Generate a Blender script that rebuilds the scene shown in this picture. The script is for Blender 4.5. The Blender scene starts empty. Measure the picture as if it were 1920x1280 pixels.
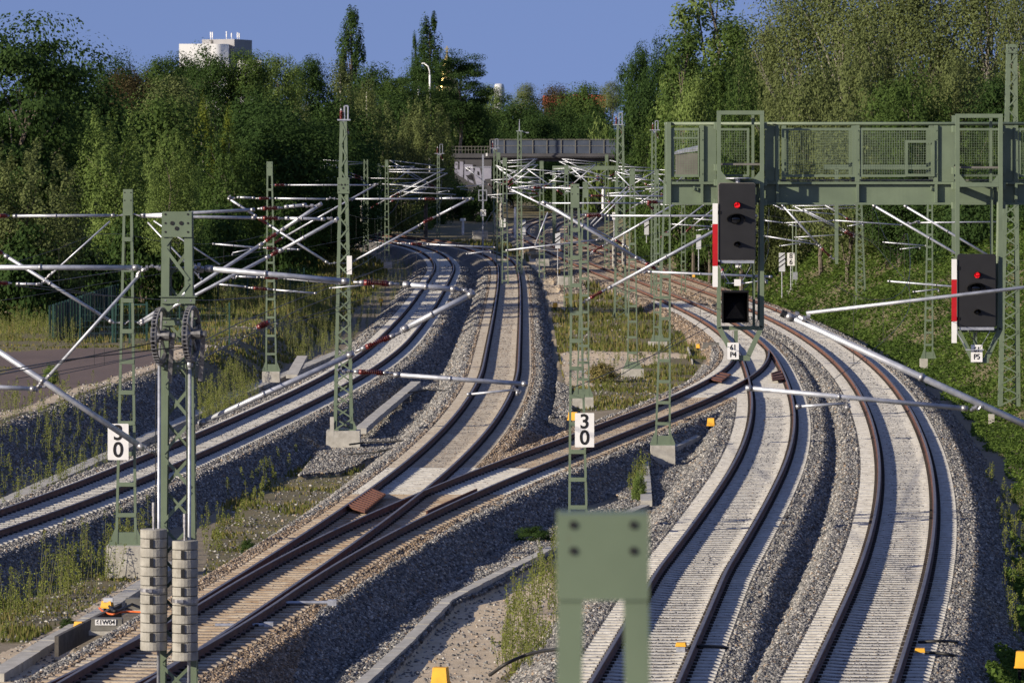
NSTONE = 1100000
import bpy, math, random, hashlib
import numpy as np
random.seed(7)
RS = np.random.RandomState(11)
SC = bpy.context.scene
COL = SC.collection
H, F, YH = 9.2, 10000.0, 280.0          # eye height, focal length in photo pixels, horizon row
R = math.radians

def P(x, y, D):                          # photo pixel at distance D -> world point
    return np.array([(x - 960.0) * D / F, D, H - (y - YH) * D / F])
def Dz(y, z=-0.3):                       # distance at which a point of height z shows on row y
    return (H - z) * F / (y - YH)

# ------------------------------------------------------------------ mesh builder
class MB:
    def __init__(s): s.v = []; s.f = []; s.m = []
    def add(s, vs, fs, mi=0):
        n = len(s.v); s.v.extend([tuple(map(float, p)) for p in vs])
        s.f.extend([tuple(i + n for i in q) for q in fs]); s.m.extend([mi] * len(fs)); return s
    def box(s, c, size, mi=0, rz=0.0, taper=1.0):
        hx, hy, hz = size[0] / 2, size[1] / 2, size[2] / 2; ca, sa = math.cos(rz), math.sin(rz); vs = []
        for z in (-1, 1):
            k = taper if z > 0 else 1.0
            for x, y in ((-1, -1), (1, -1), (1, 1), (-1, 1)):
                X, Y = x * hx * k, y * hy * k
                vs.append((c[0] + X * ca - Y * sa, c[1] + X * sa + Y * ca, c[2] + z * hz))
        return s.add(vs, [(0, 3, 2, 1), (4, 5, 6, 7), (0, 1, 5, 4), (1, 2, 6, 5), (2, 3, 7, 6), (3, 0, 4, 7)], mi)
    def box2(s, a, b, mi=0):
        return s.box([(a[i] + b[i]) / 2 for i in range(3)], [abs(b[i] - a[i]) for i in range(3)], mi)
    def bar(s, a, b, w, d, mi=0, up=(0, 1, 0), taper=1.0):    # w across the view, d along 'up'
        a = np.array(a, float); b = np.array(b, float); t = b - a; t /= max(1e-9, np.linalg.norm(t))
        u = np.array(up, float); u = u - t * np.dot(u, t)
        if np.linalg.norm(u) < 1e-4: u = np.array((1.0, 0, 0)); u = u - t * np.dot(u, t)
        u /= np.linalg.norm(u); n = np.cross(t, u); vs = []
        for p, k in ((a, 1.0), (b, taper)):
            for x, y in ((-1, -1), (1, -1), (1, 1), (-1, 1)): vs.append(p + n * x * w * k / 2 + u * y * d * k / 2)
        return s.add(vs, [(0, 3, 2, 1), (4, 5, 6, 7), (0, 1, 5, 4), (1, 2, 6, 5), (2, 3, 7, 6), (3, 0, 4, 7)], mi)
    def tube(s, pts, r, n=8, mi=0, cap=True):
        pts = [np.array(p, float) for p in pts]; rs = r if isinstance(r, (list, tuple)) else [r] * len(pts)
        vs = []; fs = []
        for i, p in enumerate(pts):
            t = pts[min(i + 1, len(pts) - 1)] - pts[max(i - 1, 0)]; t = t / max(1e-9, np.linalg.norm(t))
            u = np.array((0, 0, 1.0)) if abs(t[2]) < .9 else np.array((1.0, 0, 0)); u = u - t * np.dot(u, t); u /= np.linalg.norm(u)
            w = np.cross(t, u)
            for k in range(n):
                a = 2 * math.pi * k / n; vs.append(p + (u * math.cos(a) + w * math.sin(a)) * rs[i])
        for i in range(len(pts) - 1):
            for k in range(n):
                k2 = (k + 1) % n; fs.append((i * n + k, i * n + k2, (i + 1) * n + k2, (i + 1) * n + k))
        if cap: fs.append(tuple(range(n))[::-1]); fs.append(tuple((len(pts) - 1) * n + k for k in range(n)))
        return s.add(vs, fs, mi)
    def prism(s, poly, axis_from, axis_to, mi=0):             # poly = list of 3-D points; extruded by (to-from)
        d = np.array(axis_to, float) - np.array(axis_from, float); n = len(poly)
        vs = [np.array(p, float) for p in poly] + [np.array(p, float) + d for p in poly]
        fs = [tuple(range(n)), tuple(range(2 * n - 1, n - 1, -1))] + [(i, i + n, (i + 1) % n + n, (i + 1) % n) for i in range(n)]
        return s.add(vs, fs, mi)
    def lathe(s, prof, c, n=16, mi=0, axis='z'):
        vs = []; fs = []
        for r, h in prof:
            for k in range(n):
                a = 2 * math.pi * k / n
                o = {'z': (r * math.cos(a), r * math.sin(a), h), 'y': (r * math.cos(a), h, r * math.sin(a)), 'x': (h, r * math.cos(a), r * math.sin(a))}[axis]
                vs.append((c[0] + o[0], c[1] + o[1], c[2] + o[2]))
        for i in range(len(prof) - 1):
            for k in range(n):
                k2 = (k + 1) % n; fs.append((i * n + k, i * n + k2, (i + 1) * n + k2, (i + 1) * n + k))
        fs.append(tuple(range(n))[::-1]); fs.append(tuple((len(prof) - 1) * n + k for k in range(n)))
        return s.add(vs, fs, mi)
    def mesh(s, name, mats, off=(0, 0, 0), smooth=False):
        me = bpy.data.meshes.new(name); o = np.array(off, float)
        v = np.array(s.v, float).reshape(-1, 3) - o
        me.from_pydata(v.tolist(), [], s.f)
        for m in (mats if isinstance(mats, (list, tuple)) else [mats]): me.materials.append(m)
        if len(me.materials) > 1: me.polygons.foreach_set('material_index', s.m)
        if smooth: me.polygons.foreach_set('use_smooth', [True] * len(me.polygons))
        me.update(); return me

def link(name, data, parent=None):
    o = bpy.data.objects.new(name, data); COL.objects.link(o)
    if parent is not None: o.parent = parent
    return o
def tag(o, label=None, cat=None, group=None, kind=None):
    if label: o['label'] = label
    if cat: o['category'] = cat
    if group: o['group'] = group
    if kind: o['kind'] = kind
    return o
def thing(name, label, cat, loc=(0, 0, 0), group=None):
    o = link(name, None); o.location = [float(q) for q in loc]; o.empty_display_size = .2
    return tag(o, label, cat, group)
def part(name, mb, mats, parent, smooth=False, label=None):
    off = np.array(parent.location)
    p = parent
    while p.parent is not None: p = p.parent; off = off + np.array(p.location)
    o = link(name, mb.mesh(name, mats, off, smooth), parent)
    if label: o['label'] = label
    return o
def solo(name, mb, mats, label, cat, group=None, smooth=False, base=None):
    off = np.array(base if base is not None else np.array(mb.v).mean(0), float)
    o = link(name, mb.mesh(name, mats, off, smooth)); o.location = off.tolist()
    return tag(o, label, cat, group)
def fastmesh(name, V, Q, mats, attrs=None, mi=None):          # numpy quads
    me = bpy.data.meshes.new(name); n = len(Q); k = Q.shape[1]
    me.vertices.add(len(V)); me.vertices.foreach_set('co', np.ascontiguousarray(V, np.float32).ravel())
    me.loops.add(n * k); me.loops.foreach_set('vertex_index', np.ascontiguousarray(Q, np.int32).ravel())
    me.polygons.add(n); me.polygons.foreach_set('loop_start', np.arange(0, n * k, k, dtype=np.int32))
    for m in (mats if isinstance(mats, (list, tuple)) else [mats]): me.materials.append(m)
    if mi is not None: me.polygons.foreach_set('material_index', np.asarray(mi, np.int32))
    for an, (dom, arr) in (attrs or {}).items():
        a = me.attributes.new(an, 'FLOAT', dom); a.data.foreach_set('value', np.ascontiguousarray(arr, np.float32))
    me.update(calc_edges=True); return me

# ------------------------------------------------------------------ materials
def nmat(name):
    m = bpy.data.materials.new(name); m.use_nodes = True; nt = m.node_tree
    return m, nt, nt.nodes['Principled BSDF']
def N(nt, t, **kw):
    n = nt.nodes.new(t)
    for k, v in kw.items():
        if k in n.inputs: n.inputs[k].default_value = v
        else: setattr(n, k, v)
    return n
def L(nt, a, b): nt.links.new(a, b)
def ramp(nt, fac, stops):
    r = nt.nodes.new('ShaderNodeValToRGB'); e = r.color_ramp.elements
    while len(e) < len(stops): e.new(.5)
    for q, (p, c) in zip(e, stops): q.position = p; q.color = (c[0], c[1], c[2], 1)
    L(nt, fac, r.inputs['Fac']); return r.outputs['Color']
def mixc(nt, fac, a, b):
    m = nt.nodes.new('ShaderNodeMix'); m.data_type = 'RGBA'
    for s, v in ((m.inputs[0], fac), (m.inputs[6], a), (m.inputs[7], b)):
        if hasattr(v, 'is_output') or isinstance(v, bpy.types.NodeSocket): L(nt, v, s)
        else: s.default_value = v if isinstance(v, float) else (v[0], v[1], v[2], 1)
    return m.outputs[2]
def math_(nt, op, a, b=None, clamp=False):
    m = nt.nodes.new('ShaderNodeMath'); m.operation = op; m.use_clamp = clamp
    for s, v in zip(m.inputs, (a, b)):
        if v is None: continue
        if isinstance(v, bpy.types.NodeSocket): L(nt, v, s)
        else: s.default_value = v
    return m.outputs[0]
def pos(nt): return nt.nodes.new('ShaderNodeNewGeometry').outputs['Position']
def noise(nt, vec, scale, detail=4, rough=.6):
    n = N(nt, 'ShaderNodeTexNoise', Scale=scale, Detail=float(detail), Roughness=rough); L(nt, vec, n.inputs['Vector']); return n.outputs['Fac']
def attr(nt, name, typ='GEOMETRY'):
    a = nt.nodes.new('ShaderNodeAttribute'); a.attribute_name = name; a.attribute_type = typ; return a.outputs['Fac']
def bump(nt, b, h, strength=.4, dist=.02):
    n = N(nt, 'ShaderNodeBump', Strength=strength, Distance=dist); L(nt, h, n.inputs['Height']); L(nt, n.outputs[0], b.inputs['Normal'])
def simple(name, c1, c2=None, scale=3.0, rough=.6, metal=0.0, bs=0.0, obj=True, spec=.5):
    m, nt, b = nmat(name); c2 = c2 or tuple(q * .75 for q in c1)
    v = pos(nt) if not obj else nt.nodes.new('ShaderNodeTexCoord').outputs['Object']
    f = noise(nt, v, scale)
    L(nt, ramp(nt, f, [(.35, c2), (.65, c1)]), b.inputs['Base Color'])
    b.inputs['Roughness'].default_value = rough; b.inputs['Metallic'].default_value = metal
    b.inputs['Specular IOR Level'].default_value = spec
    if bs: bump(nt, b, noise(nt, v, scale * 8), bs)
    return m

M = {}
M['green'] = simple('mast_green_paint', (.150, .195, .132), (.118, .156, .106), 1.6, .5)
M['green_dk'] = simple('dark_green_fence_paint', (.018, .062, .050), (.012, .045, .038), 2, .5)
M['galv'] = simple('galvanised_steel', (.50, .52, .58), (.33, .35, .40), 9, .42, .45)
M['clamp'] = simple('cast_steel_clamp', (.42, .42, .44), (.20, .20, .22), 22, .38, .6)
M['wheel'] = simple('dull_wheel_steel', (.24, .24, .25), (.10, .10, .11), 14, .4, .6)
M['insul'] = simple('red_brown_insulator', (.190, .030, .026), (.105, .018, .018), 20, .3)
M['concrete'] = simple('weathered_concrete', (.46, .445, .41), (.33, .315, .285), 3.5, .9, 0, .25)
M['sleeper'] = simple('pale_concrete_sleeper', (.585, .57, .53), (.42, .40, .36), 5, .9, 0, .15, obj=False)
M['sleeper_br'] = simple('stained_concrete_sleeper', (.45, .385, .30), (.28, .195, .125), 2.2, .9, 0, .15, obj=False)
M['sleeper_t'] = simple('beige_concrete_sleeper', (.46, .42, .355), (.32, .27, .215), 3.0, .9, 0, .15, obj=False)
M['rail'] = simple('rusted_rail_side', (.175, .078, .050), (.085, .040, .027), 2.5, .75, obj=False)
M['railtop'] = simple('worn_rail_head', (.20, .18, .175), (.12, .105, .10), 1.5, .42, .35, obj=False)
M['clip'] = simple('rail_clip', (.035, .025, .02), (.02, .015, .012), 5, .8)
M['rust'] = simple('rusty_steel_plate', (.135, .052, .032), (.075, .030, .020), 6, .8)
M['white'] = simple('white_sign_enamel', (.80, .80, .80), (.74, .74, .74), 5, .4)
M['signgrey'] = simple('pale_grey_marker', (.56, .58, .62), (.50, .52, .56), 5, .5)
M['black'] = simple('black_lettering_and_holes', (.012, .012, .013), (.009, .009, .01), 5, .5)
M['sigblack'] = simple('signal_screen_black', (.014, .014, .016), (.010, .010, .012), 3, .55)
M['hood'] = simple('matt_black_hood', (.007, .007, .008), (.005, .005, .006), 3, .75, spec=.2)
M['red'] = simple('red_reflective_strip', (.50, .012, .018), (.42, .010, .015), 5, .35)
M['yellow'] = simple('yellow_box_paint', (.80, .42, .020), (.66, .33, .018), 5, .5)
M['cable'] = simple('black_rubber_cable', (.016, .016, .017), (.01, .01, .01), 5, .6)
M['orange'] = simple('orange_cable', (.62, .14, .03), (.5, .1, .02), 5, .5)
M['wire'] = simple('dark_copper_wire', (.035, .036, .036), (.02, .02, .02), 5, .5, .3)
M['greybox'] = simple('grey_machine_casing', (.17, .165, .15), (.12, .115, .105), 4, .7)
M['weightc'] = simple('grey_cast_weight', (.335, .325, .295), (.24, .23, .205), 6, .9, 0, .25)
M['wood'] = simple('aged_board', (.10, .09, .08), (.05, .045, .04), 5, .8)
M['bwhite'] = simple('white_render_wall', (.80, .80, .80), (.76, .76, .77), .05, .8)
M['bgrey'] = simple('grey_panel_cladding', (.27, .27, .285), (.22, .22, .235), .1, .7)
M['redroof'] = simple('red_roof_tiles', (.50, .105, .055), (.40, .08, .045), .3, .8)
M['gold'] = simple('gilded_metal', (.80, .62, .26), (.70, .52, .2), 2, .3, .7)
M['bridgec'] = simple('shaded_bridge_concrete', (.085, .083, .092), (.05, .05, .056), .25, .9, obj=False)  # concrete colour darkened to carry the shade of the trees
M['bpanel'] = simple('blue_grey_barrier_panel', (.075, .092, .128), (.05, .063, .088), .4, .45, obj=False)
M['bark'] = simple('grey_brown_bark', (.16, .135, .11), (.08, .065, .05), 2, .9)
M['birchbark'] = simple('pale_birch_bark', (.55, .53, .50), (.28, .26, .24), 3, .8)
M['timber'] = M['wood']
M['grav'] = simple('shaded_graffiti_white', (.30, .30, .37), (.23, .23, .30), 1.0, .7, obj=False)  # white toned down, tree shade on the wall put into the colour
M['gblack'] = simple('graffiti_black', (.012, .012, .016), (.01, .01, .012), 1, .7)
def glow(name, c, s):
    m, nt, b = nmat(name); b.inputs['Base Color'].default_value = (c[0] * .5, c[1], c[2], 1); b.inputs['Roughness'].default_value = .15
    b.inputs['Emission Color'].default_value = (*c, 1); b.inputs['Emission Strength'].default_value = s; return m
M['lampred'] = glow('lit_red_lens', (1, .012, .02), .9)
def lens_detail():
    nt = M['lampred'].node_tree; b = nt.nodes['Principled BSDF']; v = nt.nodes.new('ShaderNodeTexCoord').outputs['Object']
    vo = N(nt, 'ShaderNodeTexVoronoi', Scale=26.0); L(nt, v, vo.inputs['Vector']); L(nt, ramp(nt, vo.outputs['Distance'], [(0, (1.0, .10, .10)), (.35, (.75, .006, .012)), (.8, (.18, .001, .004))]), b.inputs['Emission Color'])
lens_detail()
def paint_wear():
    m = M['green']; nt = m.node_tree; b = nt.nodes['Principled BSDF']; src = b.inputs['Base Color'].links[0].from_socket; p = pos(nt)
    mp = N(nt, 'ShaderNodeMapping'); mp.inputs['Scale'].default_value = (14, 14, 1.2); L(nt, p, mp.inputs['Vector']); st_ = noise(nt, mp.outputs[0], 1.0, 5, .65)
    c = mixc(nt, math_(nt, 'MULTIPLY', math_(nt, 'SUBTRACT', st_, .50, True), 2.2, True), src, (.115, .150, .105)); sp = noise(nt, p, 9, 5, .7)
    c = mixc(nt, math_(nt, 'MULTIPLY', math_(nt, 'SUBTRACT', sp, .66, True), 7, True), c, (.11, .085, .06)); L(nt, c, b.inputs['Base Color'])
paint_wear()
def glass(name, c):
    m, nt, b = nmat(name); b.inputs['Base Color'].default_value = (*c, 1); b.inputs['Roughness'].default_value = .12; return m
M['lens'] = glass('dark_glass_lens', (.01, .011, .014))

def leafmat(name, c1, c2, trans=.35, rand=.25):
    m, nt, b = nmat(name); nt.nodes.remove(b); out = nt.nodes['Material Output']
    f = attr(nt, 'tone'); oi = nt.nodes.new('ShaderNodeObjectInfo').outputs['Random']
    fac = math_(nt, 'ADD', math_(nt, 'MULTIPLY', f, 1.0 - rand), math_(nt, 'MULTIPLY', oi, rand), True)
    c = ramp(nt, fac, [(.05, c2), (.95, c1)])
    d = nt.nodes.new('ShaderNodeBsdfDiffuse'); t = nt.nodes.new('ShaderNodeBsdfTranslucent')
    L(nt, c, d.inputs[0])
    hs = N(nt, 'ShaderNodeHueSaturation', Value=1.2, Saturation=1.1); L(nt, c, hs.inputs['Color']); L(nt, hs.outputs[0], t.inputs[0])
    mx = nt.nodes.new('ShaderNodeMixShader'); mx.inputs[0].default_value = trans
    L(nt, d.outputs[0], mx.inputs[1]); L(nt, t.outputs[0], mx.inputs[2]); L(nt, mx.outputs[0], out.inputs[0]); return m
M['lf_dark'] = leafmat('dark_green_leaves', (.062, .104, .032), (.026, .052, .018))
M['lf_mid'] = leafmat('mid_green_leaves', (.100, .150, .042), (.042, .076, .023))
M['lf_bright'] = leafmat('bright_green_leaves', (.205, .265, .085), (.085, .135, .036))
M['lf_yellow'] = leafmat('yellow_green_leaves', (.240, .270, .050), (.110, .150, .030))
M['lf_olive'] = leafmat('olive_grey_leaves', (.175, .208, .080), (.085, .108, .044))
M['lf_brown'] = leafmat('brownish_leaves', (.105, .085, .040), (.050, .045, .024))
M['lf_ivy'] = leafmat('bank_creeper_leaves', (.140, .205, .046), (.036, .070, .019))
M['lf_weed'] = leafmat('goldenrod_stems', (.260, .290, .070), (.105, .135, .040))
M['lf_dry'] = leafmat('dry_grass_blades', (.300, .240, .100), (.140, .135, .050))

# ------------------------------------------------------------------ camera, sun, sky
cam = bpy.data.cameras.new('camera'); co = link('camera', cam); co.location = (0, 0, H); co.rotation_euler = (R(90), 0, 0)
cam.lens = F * 36.0 / 1920.0; cam.sensor_width = 36.0; cam.sensor_fit = 'HORIZONTAL'; cam.shift_y = -(640 - YH) / 1920.0
cam.clip_start = 1.0; cam.clip_end = 20000
cam.dof.use_dof = True; cam.dof.focus_distance = 135; cam.dof.aperture_fstop = 8.0
SC.camera = co
SAZ, SEL = R(60), R(19)                                       # sun: 60 deg left of straight behind, 19 deg up
sdir = np.array([-math.sin(SAZ) * math.cos(SEL), -math.cos(SAZ) * math.cos(SEL), math.sin(SEL)])
sl = bpy.data.lights.new('sun', 'SUN'); so = link('sun', sl); sl.energy = 5.0; sl.angle = R(.5); sl.color = (1.0, .88, .69)
from mathutils import Vector
so.rotation_euler = Vector((-sdir).tolist()).to_track_quat('-Z', 'Y').to_euler(); so.location = (-60, -40, 60)
W = bpy.data.worlds.new('World'); SC.world = W; W.use_nodes = True; wt = W.node_tree
bg = wt.nodes['Background']; st = wt.nodes.new('ShaderNodeTexSky'); st.sky_type = 'NISHITA'; st.sun_disc = False
st.sun_elevation = SEL; st.sun_rotation = math.atan2(sdir[0], sdir[1]); st.air_density = 1.0; st.dust_density = .6; st.ozone_density = 3.0
tc = wt.nodes.new('ShaderNodeTexCoord'); mp = wt.nodes.new('ShaderNodeVectorMath'); mp.operation = 'ADD'; mp.inputs[1].default_value = (0, 0, .40)
wt.links.new(tc.outputs['Generated'], mp.inputs[0]); nv = wt.nodes.new('ShaderNodeVectorMath'); nv.operation = 'NORMALIZE'
wt.links.new(mp.outputs[0], nv.inputs[0]); wt.links.new(nv.outputs[0], st.inputs['Vector'])
tint = wt.nodes.new('ShaderNodeMix'); tint.data_type = 'RGBA'; tint.blend_type = 'MULTIPLY'; tint.inputs[0].default_value = 1.0
tint.inputs[7].default_value = SKYTINT if 'SKYTINT' in globals() else (1.24, 1.0, 1.12, 1)
wt.links.new(st.outputs[0], tint.inputs[6]); wt.links.new(tint.outputs[2], bg.inputs[0]); bg.inputs[1].default_value = .108
SC.view_settings.view_transform = 'Standard'; SC.view_settings.look = 'None'; SC.view_settings.exposure = .5; SC.view_settings.gamma = 1.0
SC.cycles.max_bounces = 6; SC.cycles.diffuse_bounces = 2; SC.cycles.transmission_bounces = 3; SC.cycles.transparent_max_bounces = 6
SC.cycles.use_denoising = False if 'NODENOISE' in globals() else SC.cycles.use_denoising

# ------------------------------------------------------------------ track centrelines from the rails seen in the photo
GA = .7525
RAW = {
    'L5': [(1510.5,1279.7),(1543.3,1209.4),(1572.2,1146.9),(1594.8,1100),(1626.3,1020),(1639.4,971.3),(1645.9,933.8),(1649.7,896),(1647.8,858.8),(1645,840),(1636,802.9),(1619,752.5),(1594,705),(1562,675),(1522,645),(1481.5,621),(1428,591),(1333.7,552.6),(1280,532.5),(1250,520),(1228,510.5),(1206,503),(1136,478.8),(1090,460),(1066,449),(1051,441.6),(1037.8,432.8),(1034.5,426),(1040,420.8),(1057.5,415)],
    'R5': [(1676,1279.7),(1701,1209),(1719,1147),(1732.3,1100),(1747.2,1020),(1751,971),(1752.8,933.8),(1751,896),(1744.4,858.8),(1737.8,840),(1716.7,779),(1683,725.6),(1642.8,685),(1609,658),(1568.9,630),(1528.6,604.7),(1495,590.6),(1454.7,574.4),(1411,564),(1333.7,534),(1280,518),(1234.7,501.7),(1153.8,474.4),(1105.6,454.7),(1081.6,443.8),(1066,432.8),(1063,426),(1070.6,420.8),(1092,415)],
    'L4': [(1225,1080),(1273.8,1014),(1311,962),(1345,915),(1369.4,877.5),(1388,840),(1403.4,800),(1410,756.9),(1408,723),(1399.7,698.8),(1389.4,676),(1365,635),(1333,608.7),(1297.5,586),(1260,568),(1228,551),(1193,540),(1151.6,524.7),(1118.8,510.5),(1096.9,499.5),(1053,482),(1022.5,467.8),(994,451.4),(976.6,439),(963.4,428.4),(962,424),(970,418.6)],
    'R4': [(1356.3,1080),(1391.9,1018),(1421.9,965.6),(1446.3,924),(1466.9,883),(1481.9,840),(1488.8,800),(1486.9,756.9),(1479.4,719),(1468,691),(1453,665),(1432.5,640.6),(1419,631),(1391,614),(1333,582.5),(1306.9,569),(1284,560),(1228,536.7),(1195.3,529),(1173.5,519),(1129.7,501.7),(1096.9,487.5),(1075,476.6),(1053,467.8),(1022.5,456.9),(998.4,446),(987.5,437),(987.5,428),(996,422),(1013.8,416.4)],
    'L2': [(104,1280),(201.5,1226),(268.7,1189),(376,1118.7),(436.7,1081.8),(537.5,1018),(560,1009.7),(642.5,950.6),(695,917),(747.5,873.8),(790.6,840),(906,680),(914.7,636),(924.6,588),(930,553),(934.4,518),(934.4,500.6),(925.7,489.7),(908,476.6),(881.9,466.7),(842.5,458),(798.8,451.4),(733,442.7),(667.5,436),(623.8,432.4),(591,429.5)],
    'R2': [(487,1135.5),(571,1081.8),(653.8,1023.8),(717.5,975),(753,952.5),(785,922.5),(803.8,907.5),(841,877.5),(878.8,843.8),(972.7,680),(975.5,636),(976.4,588),(976,553),(974.9,518),(969.4,498.4),(956,485),(934.4,473),(897,462),(853.5,453.6),(798.8,446),(733,438),(667.5,432.8),(623.8,429.5),(591,427)],
    'L1': [(0,952.5),(134,912),(218,880),(275.5,853),(369.5,809.6),(470,760.9),(621,697),(654.4,680),(711,632),(752.8,590),(781,551),(801,527),(811.9,502.8),(809.7,489.7),(798.8,476.6),(776.9,466.7),(744,458),(689.4,447),(645.6,440.5),(601.9,435)],
    'R1': [(0,994.4),(134,942),(218,908.8),(292,882),(336,863.4),(369.5,853),(504,789),(638,722),(711,680),(766,629.7),(803,590),(831.6,546.6),(844.7,518),(850,494),(842.5,481),(820.6,467.8),(787.8,458),(733,448),(667.5,439.4),(601.9,432.4)],
    'L3': [(436.7,1098.6),(504,1060),(560,1024.7),(642.5,980.6),(728.8,944),(775.6,929),(841,901.9),(916,871.9),(949,858),(1060,816),(1117,796),(1260,745.6),(1325.6,710),(1365,687.5),(1378,676)],
    'R3': [(268.7,1273),(376,1209.4),(537.5,1112),(590,1080),(672.5,1029.4),(747.5,988),(803.8,961.9),(850.6,940),(916,915),(1039.7,858),(1110,833),(1211,796),(1260,775.6),(1316,749),(1365,725),(1406,701.6),(1428.8,683.8),(1440,666.9),(1440,653.8),(1430.6,642.5),(1417.5,631)],

}
def unp(p): p = np.array(p, float); d = H / (p[:, 1] - YH); return (p[:, 0] - 960) * d, F * d
class Curve:
    """centreline X(D), least-squares spline through the rail points."""
    def __init__(s, k, knots, lims=None, ybounds=(0, 9999), lonly=None):
        xl, dl = unp(RAW['L' + k]); xr, dr = unp(RAW['R' + k])
        yl = np.array(RAW['L' + k])[:, 1]; yr = np.array(RAW['R' + k])[:, 1]
        s.kn = np.array(knots, float); s.sc = 300.0
        D = np.concatenate([dl, dr]); X = np.concatenate([xl, xr]); sg = np.concatenate([np.ones(len(xl)), -np.ones(len(xr))]); w = 1.0 / D
        ok = np.ones(len(D), bool)
        if lims: ok = (D >= lims[0]) & (D <= lims[1])
        D, X, sg, w = D[ok], X[ok], sg[ok], w[ok]
        s.lo, s.hi = D.min(), D.max(); sl_ = np.zeros(len(D))
        A = s.basis(D)
        for it in range(5):
            Y = X + sg * GA * np.sqrt(1 + sl_ ** 2)
            lam = 1e-6; n = A.shape[1]
            c = np.linalg.lstsq(np.vstack([A * w[:, None] * 100, lam * np.eye(n)]), np.concatenate([Y * w * 100, np.zeros(n)]), rcond=None)[0]
            s.c = c; sl_ = s.slope(D)
    def basis(s, D):
        D = np.asarray(D, float); t = D / s.sc; cols = [np.ones_like(t), t, t ** 2]
        for k in s.kn: cols.append(np.clip(t - k / s.sc, 0, None) ** 3 if s.cub else np.clip(t - k / s.sc, 0, None) ** 2)
        return np.stack(cols, -1)
    cub = False
    def x(s, D):
        D = np.asarray(D, float); Dc = np.clip(D, s.lo, s.hi); v = s.basis(Dc) @ s.c
        return v + (D - Dc) * s._sl(Dc)
    def _sl(s, D): return (s.basis(D + .5) @ s.c - s.basis(D - .5) @ s.c)
    def slope(s, D): return s._sl(np.clip(np.asarray(D, float), s.lo, s.hi))
    def at(s, D, off=0.0):                                    # point and heading, offset to the right
        sl_ = s.slope(D); k = 1 / np.sqrt(1 + sl_ ** 2); x = s.x(D)
        return np.stack([x + off * k, D - off * sl_ * k], -1)
KN = {'1': [110, 150, 200, 260, 330, 400, 480], '2': [110, 140, 180, 230, 290, 350, 420, 500], '3': [110, 135, 160, 190, 215, 240], '4': [120, 150, 180, 205, 230, 260, 310, 380, 470, 560], '5': [110, 140, 170, 200, 240, 290, 350, 430, 520]}
T = {k: Curve(k, KN[k]) for k in '12345'}
FAR = {'1': 640, '2': 660, '3': None, '4': 760, '5': 760}

# ------------------------------------------------------------------ ground height and cover
def inpoly(x, y, poly):
    x = np.asarray(x); y = np.asarray(y); r = np.zeros(x.shape, bool); n = len(poly)
    for i in range(n):
        x1, y1 = poly[i]; x2, y2 = poly[(i + 1) % n]
        c = ((y1 > y) != (y2 > y)); t = (x2 - x1) * (y - y1) / ((y2 - y1) if y2 != y1 else 1e-9) + x1
        r ^= c & (x < t)
    return r
def gp(poly, z):                                              # photo polygon -> ground polygon at height z
    return [((x - 960) * Dz(y, z) / F, Dz(y, z)) for x, y in poly]
def vnoise(x, y, s, seed=0):                                  # cheap smooth value noise
    x = np.asarray(x) / s + 1000.0 + seed * 17.3; y = np.asarray(y) / s + 1000.0 + seed * 7.7
    xi = np.floor(x).astype(np.int64); yi = np.floor(y).astype(np.int64); fx = x - xi; fy = y - yi
    fx = fx * fx * (3 - 2 * fx); fy = fy * fy * (3 - 2 * fy)
    h = lambda a, b: ((np.sin(a * 127.1 + b * 311.7 + seed) * 43758.5453) % 1.0)
    return (h(xi, yi) * (1 - fx) + h(xi + 1, yi) * fx) * (1 - fy) + (h(xi, yi + 1) * (1 - fx) + h(xi + 1, yi + 1) * fx) * fy
def dtr(k, X, D): c = T[k]; return (X - c.x(D)) / np.sqrt(1 + c.slope(D) ** 2)
G_PATH = gp([(-40, 788), (0, 776), (60, 757), (110, 739), (200, 711), (292, 681), (304, 660), (170, 655), (0, 659), (-60, 659)], .4)
G_PATHGAP = gp([(0, 703), (25, 690), (0, 685), (-20, 690)], .4)
SANDS = [gp(q, -.95) for q in (
    [(690, 1280), (850, 1118), (1045, 1022), (1215, 968), (1180, 1060), (1040, 1180), (930, 1280)],
    [(-40, 1240), (90, 1190), (190, 1125), (280, 1070), (270, 1100), (190, 1165), (70, 1290), (-40, 1310)],
    [(-30, 985), (0, 935), (200, 850), (360, 775), (490, 715), (600, 668), (640, 668), (500, 728), (370, 790), (210, 866), (0, 950)],
    [(1050, 680), (1075, 672), (1160, 678), (1235, 690), (1240, 700), (1120, 720), (1115, 745), (1060, 745)],
    [(985, 480), (1010, 490), (1060, 570), (1060, 600), (1035, 590), (1000, 520)],
    [(1200, 680), (1290, 682), (1300, 692), (1230, 700)],
    [(620, 800), (700, 800), (680, 845), (600, 845)])]
GRASS = [gp(q, -.9) for q in (
    [(1060, 560), (1160, 540), (1230, 560), (1330, 690), (1290, 712), (1120, 770), (1110, 700), (1070, 665), (1050, 600)],
    [(395, 1010), (420, 930), (520, 870), (640, 840), (690, 845), (680, 890), (590, 960), (480, 1030), (380, 1080)],
    [(-20, 1200), (-20, 1060), (60, 1080), (190, 1020), (290, 990), (295, 1070), (190, 1130), (60, 1200)],
    [(940, 1270), (930, 1200), (1030, 1040), (1060, 1040), (1050, 1180), (980, 1290)])]
BROWN = [gp(q, -.3) for q in (
    [(1190, 560), (1260, 575), (1340, 620), (1330, 690), (1300, 640), (1220, 590)],
    [(300, 1290), (380, 1180), (700, 960), (900, 830), (1010, 800), (1120, 790), (1080, 830), (900, 960), (600, 1150), (520, 1290)],
    [(1000, 425), (1280, 520), (1320, 560), (1280, 575), (1000, 470)],
    [(90, 1290), (380, 1085), (560, 985), (640, 945), (600, 1000), (420, 1110), (200, 1290)])]
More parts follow.
